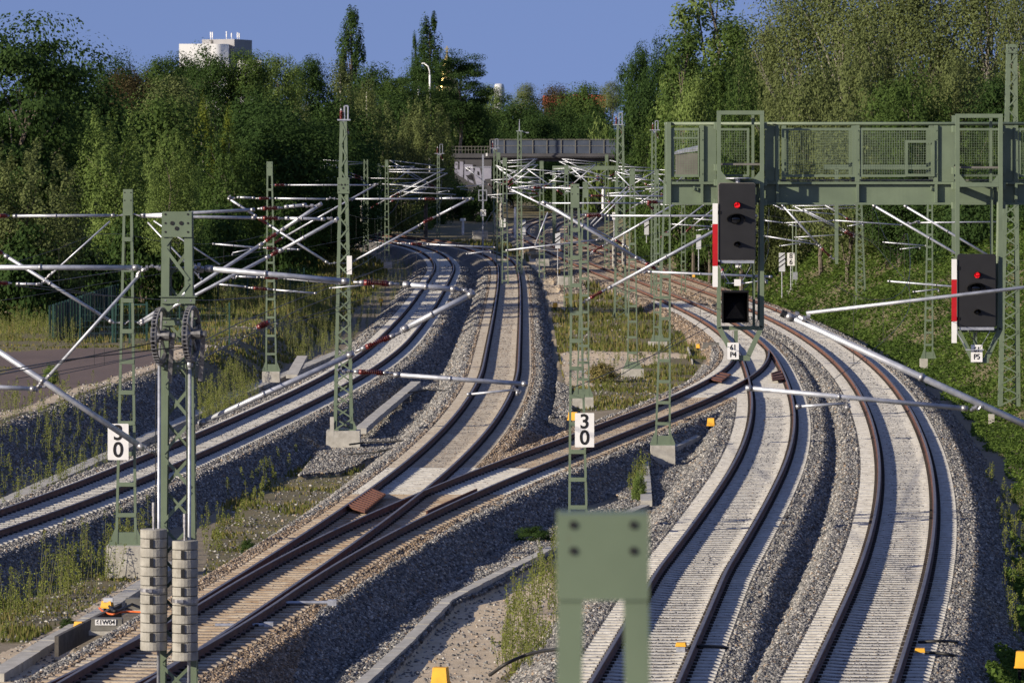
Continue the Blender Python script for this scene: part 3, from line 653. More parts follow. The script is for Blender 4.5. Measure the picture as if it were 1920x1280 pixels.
weights(am, 292, 987, 1213, 50, D2, 13, yy); weights(am, 350, 1008, 1232, 49, D2, 13, yy)
for x, y0 in ((299, 676), (356, 680)):
    mb = MB(); mb.tube([P(x, y0, D2 - .32), P(x - 2, 1330, D2 - .32)], .027, 10); mb.tube([P(x, y0 - 2, D2 - .32), P(x, y0 + 8, D2 - .32)], .055, 10); part('guide_tube', mb, M['galv'], am, True)
def wheel(root, x, y, D, rr, wid):
    c = P(x, y, D); mb = MB(); a = R(11); rimN = np.array((math.cos(a), -math.sin(a), 0)); tng = np.array((math.sin(a), math.cos(a), 0)); up = np.array((0, 0, 1.0))
    def ring(r, h, th, mi, n=40): mb.tube([c + rimN * h + (tng * math.cos(2 * math.pi * k / n) + up * math.sin(2 * math.pi * k / n)) * r for k in range(n + 1)], th, 6, mi)
    for h in (-.035, .035): ring(rr, h, .018, 0)
    for h in (-.02, 0, .02): ring(rr * .93, h, .014, 0)
    for k in range(40):
        t = 2 * math.pi * k / 40; q = c + (tng * math.cos(t) + up * math.sin(t)) * (rr + .012); mb.bar(q - rimN * .045, q + rimN * .045, .016, .02, 0)
    for k in range(6):
        t = 2 * math.pi * k / 6 + .3; mb.bar(c, c + (tng * math.cos(t) + up * math.sin(t)) * rr * .92, .05, .03, 0, up=rimN)
    mb.tube([c - rimN * .06, c + rimN * .16], .085, 12, 0); mb.tube([c + rimN * .10, c + rimN * .24], .05, 10, 0)
    part('tension_wheel', mb, M['wheel'], root, False)
    mb = MB(); mb.bar(c + rimN * .2, c + np.array((.16, .3, -.05)), .08, .06); mb.bar(c + rimN * .2 + up * .02, c + np.array((.12, .3, -.75)), .07, .05); part('wheel_bracket', mb, M['clamp'], root)
for x, y in ((301, 629), (359, 626)): wheel(am, x, y, D2 - .46, .43, .1)
for x, y0, y1 in ((292, 660, 987), (350, 660, 1008)):
    mb = MB(); mb.tube([P(x, y0, D2 - .5), P(x, y1, D2 - .5)], .008, 6); part('weight_cable', mb, M['wire'], am)
# --- flat ladder masts and lattice masts
m3 = flat_mast('green ladder mast behind the left 30 sign on a wide concrete block', 240, 355, 17, 236.5, 1021, 41, 126.7, rungs=10, head=.62, fnd=(.92, .75))
arms(m3, 126.7, [('I', 0, 405, 12, 405, 7), ('T', 24, 405, 216, 404, 5.5), ('H', 218, 404, 262, 404, 6), ('B', 206, 415, 94, 516, 3.4), ('H', 82, 528, 96, 512, 6), ('G', 8, 478, 212, 605, 6.5), ('I', -8, 470, 3, 474, 7), ('H', 214, 606, 260, 604, 6),
    ('I', -4, 531, 14, 531, 7), ('R', 30, 532, 74, 533, 5), ('H', 75, 533, 90, 528, 5), ('T', 264, 404, 478, 393, 6), ('I', 494, 391, 519, 390, 7.5), ('T', 533, 388, 575, 384, 6), ('H', 577, 385, 596, 384, 8),
    ('T', 264, 405, 480, 408.5, 6), ('I', 494, 409, 520, 409.5, 7.5), ('T', 534, 409, 610, 411, 6), ('H', 612, 411, 630, 412, 8), ('G', 262, 604, 493, 456, 6.5), ('I', 500, 451, 517, 439, 7.5), ('G', 526, 433, 604, 381, 6.5),
    ('G', 262, 608, 506, 480, 6.5), ('I', 511, 477, 520, 472, 7), ('G', 522, 472, 635, 409, 6.5), ('B', 277, 417, 374, 520, 3.2), ('B', 288, 414, 412, 496, 3.2), ('H', 370, 516, 381, 525, 5), ('H', 430, 516, 440, 520, 5),
    ('R', 402, 532, 464, 538, 3.8), ('I', 476, 540, 500, 542, 6), ('R', 512, 543, 594, 550, 3.6), ('R', 442, 518, 486, 520, 3.8), ('I', 498, 520, 521, 521, 6), ('R', 532, 522, 640, 532, 3.8), ('S', 620, 540, 700, 533, 2.6)])
m4 = lattice_mast('lattice mast between the two left tracks with a switch frame on top', 644, 228, 13, 644, 806, 37, 179, panels=26, dep=.34, head=(333, 363, 22), fnd=(1.15, .7), lw=.11)
arms(m4, 179, [('T', 652, 373, 790, 373, 3.6), ('I', 797, 373, 815, 373, 5), ('T', 824, 372, 872, 372, 3.6), ('H', 873, 372, 885, 372, 5), ('T', 617, 373.5, 515, 372, 3.6), ('I', 487, 372, 504, 372, 5), ('T', 444, 370, 478, 371, 4), ('H', 428, 370, 440, 370, 5),
    ('G', 427, 371, 481, 406, 4.5), ('I', 486, 410, 500, 419, 5), ('G', 505, 422, 615, 493, 4.5), ('G', 655, 494, 789, 421, 4.2), ('I', 795, 417, 811, 409, 5.5), ('G', 819, 405, 885, 371, 4.5),
    ('R', 398, 457, 490, 465, 3.4), ('I', 501, 465, 518, 466, 5), ('R', 531, 466, 562, 468, 3.4), ('S', 470, 467, 436, 474, 2.2), ('R', 745, 456, 764, 456.5, 3), ('I', 771, 457, 791, 457.5, 5), ('R', 800, 458, 930, 464, 3.2), ('S', 876, 476, 920, 470, 2.2),
    ('H', 618, 493, 660, 494, 5), ('H', 620, 373, 660, 373, 5)])
def switch_frame(root, x, y, D, w=18, h=26):                 # isolator frame on a mast top
    mb = MB(); k = D / F; p = P(x, y, D)
    mb.box((p[0], D, p[2]), (1.35 * w * k, .3, .05)); mb.box((p[0], D, p[2] - .12), (.5 * w * k, .2, .18))
    a = p + np.array((.05 * w * k, 0, 0)); b = p + np.array((.42 * w * k, 0, 0)); hh = h * k
    for q in (a, b): mb.tube([q, q + np.array((0, 0, hh))], .028, 6)
    mb.tube([a + np.array((0, 0, hh)), b + np.array((0, 0, hh))], .03, 6); part('switch_frame', mb, M['galv'], root)
    mb = MB(); q = p + np.array((-.28 * w * k, 0, .05)); insul_mb(mb, q, q + np.array((0, 0, hh * .5)), .05); part('insulator', mb, [M['insul'], M['clamp']], root, True); mb = MB(); q = p + np.array((.15 * w * k, -.1, -.15)); insul_mb(mb, q, q + np.array((.25 * w * k, 0, -hh * .5)), .04); part('insulator', mb, [M['insul'], M['clamp']], root, True)
switch_frame(m4, 645, 225, 179)
mb = MB(); p = P(655, 497, 178.7); mb.box(p, (.17, .12, .62)); part('relay_box', mb, M['white'], m4)
mb = MB(); mb.box(P(622.5, 815, 178.5), (.13, .13, 1.2)); part('cable_post', mb, M['concrete'], m4)
m5 = flat_mast('slim ladder mast by the sandy heap left of the far left track', 505.5, 303, 11, 508.5, 696, 22, 225, rungs=10, head=.6, fnd=(.75, .45))
arms(m5, 225, [('I', 516, 347, 533, 347, 4.5), ('T', 540, 347, 697, 347, 2.8), ('H', 697, 347, 707, 346, 4.5), ('I', 513, 456, 528, 447, 4.5), ('G', 537, 442, 705, 346.5, 3.4)])
m85 = flat_mast('green ladder mast behind the right 30 sign, its foot hidden by the blurred mast', 1078, 345, 15.5, 1084, 1003, 38, 130, rungs=11, head=.58, fnd=(.9, .6))
arms(m85, 130, [('H', 1084, 404, 1096, 404, 5), ('I', 1101, 404, 1126, 404, 7), ('T', 1138, 404.5, 1420, 405, 4.2), ('H', 1092, 567, 1104, 561, 5), ('I', 1108, 558, 1128, 547, 7), ('G', 1140, 541, 1400, 400, 6), ('R', 1215, 509.5, 1448, 519, 4.6), ('H', 1203, 512, 1216, 509, 6), ('S', 1395, 531, 1436, 525, 2.6), ('H', 1430, 520, 1438, 530, 5)])
m98 = flat_mast('ladder mast just right of the right 30 sign mast, on a block beside the sand', 1098, 341, 10, 1093, 744, 25, 202, rungs=11, head=.6, fnd=(.8, .5))
arms(m98, 202, [('I', 1108, 367, 1130, 367, 4.5), ('T', 1138, 367, 1256, 368, 3), ('H', 1102, 477, 1110, 475, 4), ('I', 1113, 471, 1129, 462, 5), ('G', 1137, 457, 1285, 371, 4.2), ('G', 1105, 422, 1176, 350, 2.6), ('G', 1112, 424, 1182, 354, 2.6)])
m83 = flat_mast('ladder mast with yellow flowers growing at its foot on a square block', 1185.5, 316, 9.5, 1186, 691, 21, 229, rungs=11, head=.7, fnd=(.96, .7))
arms(m83, 229, [('H', 1176, 352, 1186, 352, 4), ('T', 1017, 352, 1176, 353, 2.8), ('I', 1001, 352, 1013, 352, 4.5), ('T', 956, 352, 995, 352, 3), ('H', 950, 352, 958, 352, 4.5), ('G', 953, 352.5, 1152, 449, 3.6), ('I', 1155, 451, 1164, 456, 5), ('G', 1167, 458, 1182, 466, 3.6)])
m45 = flat_mast('ladder mast on a broken concrete block between the crossover and the right tracks', 1251, 333, 13, 1242.5, 834, 30, 169, rungs=11, head=.6, fnd=(.78, .85))
arms(m45, 169, [('H', 1236, 379, 1250, 379, 4), ('I', 1215, 379, 1232, 379, 6), ('T', 1030, 381, 1207, 381, 3), ('H', 1010, 380, 1030, 381, 5.5), ('G', 1016, 378, 1198, 486, 6.2), ('H', 1196, 484, 1210, 492, 8), ('I', 1212, 494, 1228, 503, 7), ('R', 948, 469.5, 1122, 449.5, 3.4), ('H', 1122, 449, 1134, 446, 5), ('B', 1003, 460, 1027, 398, 2.6), ('R', 1000, 465, 1060, 475, 0.1)])
m38 = flat_mast('second slim ladder mast behind the broken block, nearer the signal gantry', 1231, 318, 8, 1233, 640, 17, 261, rungs=10, head=.7, fnd=(.95, .5))
m61 = lattice_mast('tall lattice anchor mast with pale weight stacks amid the tangle of arms', 1163, 234, 13, 1163, 597, 25, 303, panels=24, dep=.36, fnd=(1.0, .55), lw=.12)
for x, y0, y1 in ((1151, 455, 500), (1169, 448, 496)): weights(m61, x, y0, y1, 7, 303, 8, 303 - .35)
switch_frame(m61, 1160, 234, 303, 16, 22)
m10 = lattice_mast('lattice mast on a concrete block half way up the creeper bank', 1610, 330, 9, 1614, 577, 21, 316, panels=22, dep=.34, fnd=(1.1, .8), lw=.1)
m40 = flat_mast('ladder mast with a small white block at its foot on the creeper bank', 1744, 350, 10, 1741, 672, 18, 244, rungs=12, head=.6, fnd=(.35, .5, -.22))
arms(m40, 244, [('T', 1720, 418, 1742, 418, 2.5), ('R', 1562, 413, 1692, 422, 2.4), ('S', 1590, 424, 1618, 419, 1.8), ('R', 1655, 454, 1738, 461, 2.4), ('S', 1689, 467, 1725, 463, 1.8)])
m95 = lattice_mast('tallest lattice mast at the right edge rising above the signal gantry', 1897, 84, 19, 1892, 761, 41, 196, panels=34, dep=.42, head=(83, 100, 19), lw=.15)
arms(m95, 196, [('T', 1720, 417.5, 1886, 416, 2.8), ('H', 1700, 421, 1722, 417, 6), ('G', 1636, 384, 1888, 531, 4.6), ('G', 1695, 385, 1888, 500, 4.4), ('R', 1664, 527, 1880, 545, 3.6), ('S', 1714, 547, 1760, 542, 2.4)])
mb = MB(); p = P(1898, 775, 195.4); mb.box(P(1859, 790, 195.5), (.2, .2, .55)); part('white_block', mb, M['concrete'], m95)
# foreground arms on the right: their mast stands just outside the frame
mo = flat_mast('mast standing just outside the right edge, reaching in with long tubes', 2095, 440, 28, 2095, 1820, 60, 60, rungs=9, head=.5)
arms(mo, 60, [('G', 1472, 590, 2080, 868, 12.5), ('H', 1478, 590, 1512, 596, 13), ('B', 1512, 587, 2080, 520, 6.5), ('R', 1398, 727, 1815, 766, 9), ('H', 1818, 767, 1842, 764, 9), ('S', 1498, 762, 1588, 756, 5.5), ('H', 1588, 752, 1592, 764, 8)])
mb = MB(); [mb.tube([P(a, b, 60) - np.array((.02, 0, -.01)), P(a, b, 60) + np.array((.035, 0, -.015))], .044, 10) for a, b in ((1468, 588),)]; part('end_cap', mb, M['black'], mo)
# --- farther masts
def far_mast(kind, label, x, yt, yb, w, D, grp=None, sw=None, panels=16):
    if kind == 'f': r = flat_mast(label, x, yt, w, x + .5, yb, w * 1.7, D, rungs=12, head=.6, gusset=False, group=grp)
    else: r = lattice_mast(label, x, yt, w, x, yb, w * 1.4, D, panels=panels, dep=.3, lw=.09, thin=True, group=grp)
    if sw: switch_frame(r, x + sw, yt - 2, D, 14, 17)
    return r
gb = lambda D: 280 + (H + .6) * F / D
f575 = far_mast('l', 'thin dark mast with a loop switch on top before the pale birches', 577, 291, gb(470), 6, 470, sw=1)
f685 = far_mast('l', 'grey green mast with one white weight stack by the far left rails', 686, 299, gb(450), 8, 450); weights(f685, 678, 385, 415, 5, 450, 7, 449.7)
f712 = far_mast('f', 'thin ladder mast, left one of the close pair before the willows', 711, 307, gb(480), 6, 480)
f724 = far_mast('f', 'thin ladder mast, right one of the close pair before the willows', 725, 300, gb(450), 6, 450)
f822 = far_mast('l', 'slender mast with a loop switch above the far left rails bend', 822, 290, gb(560), 5, 560, sw=2)
f929 = far_mast('l', 'mast with a loop switch in front of the bridge barrier end', 929, 280, gb(480), 7, 480, sw=-1)
f934 = far_mast('f', 'plain mast touching the loop switch mast before the bridge', 935, 286, gb(430), 6, 430); weights(f934, 934, 355, 380, 4, 430, 6, 429.7)
f947 = far_mast('f', 'green mast with a broad head left of the tall needle mast', 946.5, 296, gb(370), 8, 370); weights(f947, 940, 381, 412, 6, 370, 7, 369.7)
f974 = far_mast('l', 'tall lattice mast with a needle tip before the bridge barrier', 974, 246, gb(400), 8, 400, panels=26)
mb = MB(); p = P(974, 246, 400); mb.tube([p, p + np.array((0, 0, .9))], [.05, .015], 6); mb.box(p, (.5, .2, .06)); q = P(989, 249, 400); mb.tube([p + np.array((.2, 0, -.05)), q], .02, 6); mb.box(q, (.2, .1, .08)); part('needle_tip', mb, M['galv'], f974)
f1016 = far_mast('f', 'mast under the bridge opening, just right of the needle mast', 1015.5, 302, gb(400), 7, 400)
f1065 = far_mast('f', 'mast behind the two heads of the right ladder masts', 1062, 309, gb(330), 7, 330)
f1226 = far_mast('l', 'double legged mast with a switch left of the gantry end', 1226, 246, gb(345), 9, 345, sw=2, panels=24)
f1282 = far_mast('f', 'dark slim mast against the trees below the gantry end', 1281, 322, gb(350), 6, 350)
f1150 = far_mast('f', 'mast with plain square head below the bridge, right of the portal beam', 1137.5, 290, gb(420), 6, 420)
def cant(root, D, x, s, yt, yl, Lx, ye, reg=None, th=1.9):    # a far cantilever: s side, Lx px reach
    xe = x + s * Lx; f = lambda a, b, t: a + (b - a) * t
    arms(root, D, [('T', x, yt, xe, ye, th * .62), ('G', f(x, xe, .22), f(yl, ye, .22), xe, ye, th * .8), ('I', f(x, xe, .05), f(yl, ye, .05), f(x, xe, .18), f(yl, ye, .18), th * 1.4)] + ([('R', f(x, xe, .25), reg, xe + s * 16, reg + 5, th * .7), ('S', xe - s * 14, reg + 12, xe + s * 8, reg + 8, th * .5)] if reg else []))
cant(f575, 470, 580, 1, 306, 347, 60, 312, 331); cant(f575, 470, 580, 1, 300, 341, 66, 305, 325)
cant(f685, 450, 681, -1, 305, 334, 88, 299, 330); cant(f685, 450, 681, -1, 307, 338, 86, 312, 334)
cant(f685, 450, 691, 1, 334, 392, 100, 336, 345); cant(f712, 480, 715, 1, 312, 358, 62, 312, 355); cant(f724, 450, 729, 1, 318, 372, 105, 317, 349, 2.6); cant(f724, 450, 729, 1, 322, 380, 110, 325, 360, 2.6)
cant(f822, 560, 819, -1, 311, 352, 88, 301, 356); cant(f822, 560, 819, -1, 320, 356, 80, 311, 341)
cant(f929, 480, 926, -1, 314, 353, 54, 314, 346); cant(f929, 480, 932, 1, 303, 341, 75, 298, 352); cant(f934, 430, 938, 1, 306, 348, 66, 304, 359, 2.4); cant(f947, 370, 951, 1, 313, 352, 58, 309, 341, 2.8)
cant(f947, 370, 951, 1, 302, 344, 52, 298, 330, 2.8); cant(f1016, 400, 1012, -1, 325, 366, 76, 317, 333, 2.4); cant(f1016, 400, 1012, -1, 343, 384, 82, 310, 361, 2.4); cant(f1016, 400, 1019, 1, 326, 352, 42, 319, 338, 2.2)
cant(f1065, 330, 1058, -1, 323, 366, 70, 317, 345, 2.6); cant(f1065, 330, 1066, 1, 325, 352, 50, 309, 330, 2.4); cant(f1150, 420, 1134, -1, 306, 338, 80, 298, 312); cant(f1150, 420, 1134, -1, 310, 344, 86, 303, 322)
cant(f1150, 420, 1141, 1, 300, 330, 58, 315, 318); cant(m61, 303, 1157, -1, 336, 392, 88, 313, 350, 2.6); cant(m61, 303, 1169, 1, 318, 356, 60, 321, 335, 2.6); cant(m61, 303, 1169, 1, 352, 400, 78, 350, 372, 2.8)
cant(m38, 261, 1228, -1, 340, 396, 74, 322, 358, 3); cant(f1226, 345, 1231, 1, 318, 374, 60, 322, 340, 2.6); cant(f1226, 345, 1222, -1, 315, 352, 66, 312, 330, 2.6); cant(f1282, 350, 1278, -1, 330, 372, 52, 326, 350, 2.6)
cant(f1282, 350, 1284, 1, 384, 436, 66, 382, 410, 3); cant(m38, 261, 1235, 1, 384, 448, 86, 383, 420, 3.4)
cant(m10, 316, 1605, -1, 385, 446, 118, 386, 413, 2.8); cant(m10, 316, 1605, -1, 390, 442, 100, 392, 440, 2.8)
# portal beam with a hanging post
pt = thing('catenary_portal', 'green portal beam crossing behind the mesh panels with a hanging post', 'catenary portal', P(1568, 488, 300), None)
mb = MB(); a, b = P(1545, 313, 300), P(1790, 313, 300); mb.box2((a[0], 299.9, a[2] - .12), (b[0], 300.1, a[2] + .12)); part('beam', mb, M['green'], pt)
mb = MB(); a, b = P(1568.5, 316, 300), P(1568.5, 488, 300); mb.box2((a[0] - .1, 299.9, b[2]), (a[0] + .1, 300.1, a[2])); mb.box((a[0], 299.85, b[2] - .1), (.16, .1, .22)); part('hanging_post', mb, M['green'], pt)
mb = MB(); [mb.box(P(x, 400, 300), (.2, .2, 11.0)) for x in (1788,)]; part('post', mb, M['green'], pt)
arms(pt, 300, [('G', 1466, 384, 1538, 463, 3.6), ('I', 1541, 466, 1556, 480, 5), ('H', 1557, 481, 1566, 487, 4), ('G', 1450, 384, 1472, 394, 2.4), ('R', 1462, 392, 1566, 402, 2.2), ('R', 1431, 442, 1534, 459, 2.6), ('S', 1463, 461, 1500, 456, 1.8), ('R', 1431, 413, 1469, 418, 2.2), ('G', 1544, 383, 1585, 407, 2.2), ('I', 1587, 409, 1598, 416, 4)])
p2 = thing('catenary_portal', 'low green portal beam on two posts in the gap below the bridge', 'catenary portal', P(1098, 440, 520), None)
mb = MB(); a, b = P(1036, 315, 520), P(1158, 315, 520); mb.box2((a[0], 519.85, a[2] - .2), (b[0], 520.15, a[2] + .2)); part('beam', mb, M['green'], p2)
for x in (1039, 1156): mb = MB(); a, b = P(x, 313, 520), P(x, 462, 520); mb.box2((a[0] - .17, 519.88, b[2]), (a[0] + .17, 520.12, a[2])); part('post', mb, M['green'], p2)
mb = MB(); [mb.bar(P(x, 316, 519.6), P(x2, 334 + (x % 7), 519.6), .05, .05) for x, x2 in ((1060, 1090), (1085, 1050), (1100, 1130), (1140, 1110))]; part('tie_rod', mb, M['galv'], p2)

# --- contact and carrier wires over each track
for k, lab in (('1', 'left outermost'), ('2', 'second from left'), ('3', 'slanting crossover'), ('4', 'right turnout'), ('5', 'right outermost')):
    c = T[k]; d1 = FAR[k] or 255
    for nm, z0, lb in (('contact_wire', 5.5, 'thin contact wire hanging low above the %s track'), ('carrier_wire', 7.0, 'sagging carrier wire strung high above the %s track')):
        pts = []
        for D in np.arange(86, min(d1, 520), 6.0):
            ph = ((D - 86) % 62) / 62.0; st_ = math.sin(2 * math.pi * (D - 86) / 124.0) * .22; z = z0 - (.9 * 4 * ph * (1 - ph) if z0 > 6 else 0.05 * 4 * ph * (1 - ph))
            q = c.at(D, st_); pts.append((q[0], q[1], z))
        mb = MB(); mb.tube(pts, .0065, 5)
        if z0 > 6:
            for j in range(1, len(pts), 2):
                if pts[j][1] < 300: D = pts[j][1]; ph = ((D - 86) % 62) / 62.0; mb.tube([pts[j], (pts[j][0], D, 5.5 - .2 * ph * (1 - ph))], .004, 4)
        solo(nm, mb, M['wire'], lb % lab, 'overhead wire', 'overhead wires above the tracks', base=pts[0])
def wire(name, label, pts, r=.008, grp='tension and cross wires'):
    mb = MB(); mb.tube(pts, r, 5); solo(name, mb, M['wire'], label, 'overhead wire', grp, base=pts[0])
wire('tension_wire', 'upper dark wire running left from the tension wheels over the asphalt', [P(-20, 706, 70), P(120, 678, 80), P(300, 640, 84.5)], .010)
wire('tension_wire', 'lower dark wire running left from the tension wheels over the asphalt', [P(-20, 699, 72), P(120, 675, 80), P(358, 648, 84.5)], .010)
wire('tension_wire', 'wire rising right from the tension wheels towards the ladder mast', [P(362, 650, 84.5), P(445, 607, 110), P(560, 560, 150), P(700, 510, 210)], .010)
wire('tension_wire', 'second wire rising right from the wheels past the red insulator', [P(362, 680, 84.5), P(480, 622, 112), P(560, 580, 140), P(700, 525, 200)], .010)
mb = MB(); insul_mb(mb, P(486, 613, 112), P(500, 606, 112), .06); solo('insulator', mb, [M['insul'], M['clamp']], 'red round insulator strung on the wire right of the tension wheels', 'insulator', smooth=True)
wire('cross_wire', 'thin wire slanting down across the middle grass to the crossover', [P(1050, 736, 131), P(1240, 660, 160), P(1330, 612, 190)], .012)
wire('cross_wire', 'slack dark wire before the left fence and trees', [P(80, 530, 127), P(300, 497, 160), P(560, 462, 225)], .010)
wire('cross_wire', 'thin drooping wire on the creeper bank below the gantry', [P(1540, 400, 230), P(1600, 436, 230), P(1680, 470, 230)], .010)

# ------------------------------------------------------------------ lettering
def text(name, body, size, c, mat_, parent, bold=.0, ls=1.0, xs=1.0, yoff=-.004, ex=.002, rz=0.0):
    cu = bpy.data.curves.new(name, 'FONT'); cu.body = body; cu.size = size; cu.align_x = 'CENTER'; cu.align_y = 'CENTER'; cu.extrude = ex; cu.offset = bold; cu.space_line = ls
    cu.materials.append(mat_); tmp = bpy.data.objects.new('tmp', cu); COL.objects.link(tmp)
    me = bpy.data.meshes.new_from_object(tmp.evaluated_get(bpy.context.evaluated_depsgraph_get())); bpy.data.objects.remove(tmp); bpy.data.curves.remove(cu)
    o = link(name, me, parent); off = np.zeros(3)
    if parent is not None: off = np.array(parent.location)
    o.location = (np.array(c, float) + np.array((0, yoff, 0)) - off).tolist(); o.rotation_euler = (R(90), 0, rz); o.scale = (xs, 1, 1); return o

# ------------------------------------------------------------------ signal gantry
DG = 111.0; KG = DG / F
ga = thing('signal_gantry', 'green steel signal gantry with mesh railings crossing the right side', 'signal gantry', P(1590, 383, DG))
def gx(x): return (x - 960) * KG
def gz(y): return H - (y - YH) * KG
def gb2(mb, x0, y0, x1, y1, d0=0.0, d1=.06, mi=0): return mb.box2((gx(x0), DG + d0, gz(y1)), (gx(x1), DG + d1, gz(y0)), mi)
XR = 2130
for nm, dd in (('front_girder', 0.0), ('rear_girder', 1.25)):
    mb = MB(); gb2(mb, 1253, 346, XR, 380, dd + .06, dd + .075)
    gb2(mb, 1252, 341, XR, 345.5, dd - .03, dd + .17); gb2(mb, 1252, 380, XR, 384, dd - .03, dd + .17)
    for x in (1316, 1458, 1608, 1755, 1905, 2050): gb2(mb, x - 2.5, 345.7, x + 2.5, 379.8, dd - .035, dd + .058)
    part(nm, mb, M['green'], ga)
mb = MB(); gb2(mb, 1255, 337, XR, 339.5, .18, 1.24); part('walkway_deck', mb, M['greybox'], ga)
mb = MB(); gb2(mb, 1250, 229, 1258, 384, -.04, .16); gb2(mb, 1250, 229, 1258, 384, 1.22, 1.42); gb2(mb, 1249, 345, 1252, 384, .17, 1.21); part('end_post', mb, M['green'], ga)
for dd in (0.0, 1.3):
    mb = MB(); z = gz(232); mb.tube([(gx(1249), DG + dd + .03, z), (gx(XR), DG + dd + .03, z)], .033, 10); part('handrail', mb, M['green'], ga, True)
for x in (1316, 1458, 1608, 1755, 1905, 2050):
    for dd in (0.0, 1.27):
        if dd and x in (1316, 1458): x = x + 18
        mb = MB(); gb2(mb, x - 3.5, 235, x + 3.5, 340.8, dd - .02, dd + .07); gb2(mb, x - 5, 236, x - 3.6, 340.8, dd + .0, dd + .012)
        for y in (245, 262, 300, 326): mb.lathe([(.014, -.012), (.014, 0)], (gx(x), DG + dd - .02, gz(y)), 6, 0, 'y')
        part('railing_post', mb, M['green'], ga)
def meshpanel(x0, x1, dd, y0=240, y1=332, nm='mesh_panel'):
    mb = MB(); fw = 4.5
    gb2(mb, x0, y0, x1, y0 + fw, dd, dd + .03); gb2(mb, x0, y1 - fw, x1, y1, dd, dd + .03); gb2(mb, x0, y0 + fw, x0 + fw, y1 - fw, dd, dd + .03); gb2(mb, x1 - fw, y0 + fw, x1, y1 - fw, dd, dd + .03)
    s = .050 / KG; r = .0030 / KG
    n = int((x1 - x0 - 2 * fw) / s); 
    for i in range(1, n): x = x0 + fw + (x1 - x0 - 2 * fw) * i / n; gb2(mb, x - r, y0 + fw, x + r, y1 - fw, dd + .012, dd + .018)
    n = int((y1 - y0 - 2 * fw) / s)
    for i in range(1, n): y = y0 + fw + (y1 - y0 - 2 * fw) * i / n; gb2(mb, x0 + fw, y - r, x1 - fw, y + r, dd + .019, dd + .025)
    return part(nm, mb, M['green'], ga)
for x0, x1 in ((1260, 1313), (1466, 1603), (1613, 1750), (1910, 2046)): meshpanel(x0, x1, 0.0)
for x0, x1 in ((1260, 1330), (1340, 1410), (1480, 1603), (1613, 1750), (1760, 1900), (1910, 2046)): meshpanel(x0, x1, 1.29)
mb = MB(); gb2(mb, 1262, 257, 1311, 260.5, -.01, .028); part('mid_rail', mb, M['green'], ga)
mb = MB(); x0, x1, y0, y1 = 1697, 1752, 263, 331
gb2(mb, x0, y0, x1, y0 + 5, -.05, -.01); gb2(mb, x0, y1 - 5, x1, y1, -.05, -.01); gb2(mb, x0, y0 + 5, x0 + 5, y1 - 5, -.05, -.01); gb2(mb, x1 - 5, y0 + 5, x1, y1 - 5, -.05, -.01); part('inspection_hatch', mb, M['green'], ga)
for x0, x1 in ((1319.6, 1343), (1434, 1454.2), (1758.6, 1789), (1875, 1901.2)):
    mb = MB(); gb2(mb, x0, 236, x1, 340.7, .03, .045); part('infill_plate', mb, M['green'], ga)
mb = MB(); z = gz(300); a = np.array((gx(1266), DG + .9, gz(285))); mb.add([(gx(1264), DG + .7, gz(287)), (gx(1312), DG + .7, gz(276)), (gx(1316), DG + 1.1, gz(272)), (gx(1275), DG + 1.1, gz(281)), (gx(1264), DG + .7, gz(290)), (gx(1312), DG + .7, gz(283)), (gx(1316), DG + 1.1, gz(279)), (gx(1275), DG + 1.1, gz(285))],
    [(0, 1, 2, 3), (7, 6, 5, 4), (0, 4, 5, 1), (1, 5, 6, 2), (2, 6, 7, 3), (3, 7, 4, 0)]); mb.box((gx(1290), DG + .9, gz(310)), (.45, .35, .5), 1)
q = solo('equipment_case', mb, [M['galv'], M['greybox']], 'grey case with pale sloping lid standing on the gantry walkway behind the left mesh', 'equipment case')
mb = MB(); gb2(mb, 2105, 225, 2130, 1160, .2, 1.1); part('support_leg', mb, M['green'], ga)
for x in (1300, 1745):                                        # small lifting eyes on the girder web
    mb = MB(); gb2(mb, x, 352, x + 9, 357, -.03, .06); mb.box((gx(x + 1), DG - .03, gz(352)), (.03, .06, .07)); part('lifting_eye', mb, M['green'], ga)

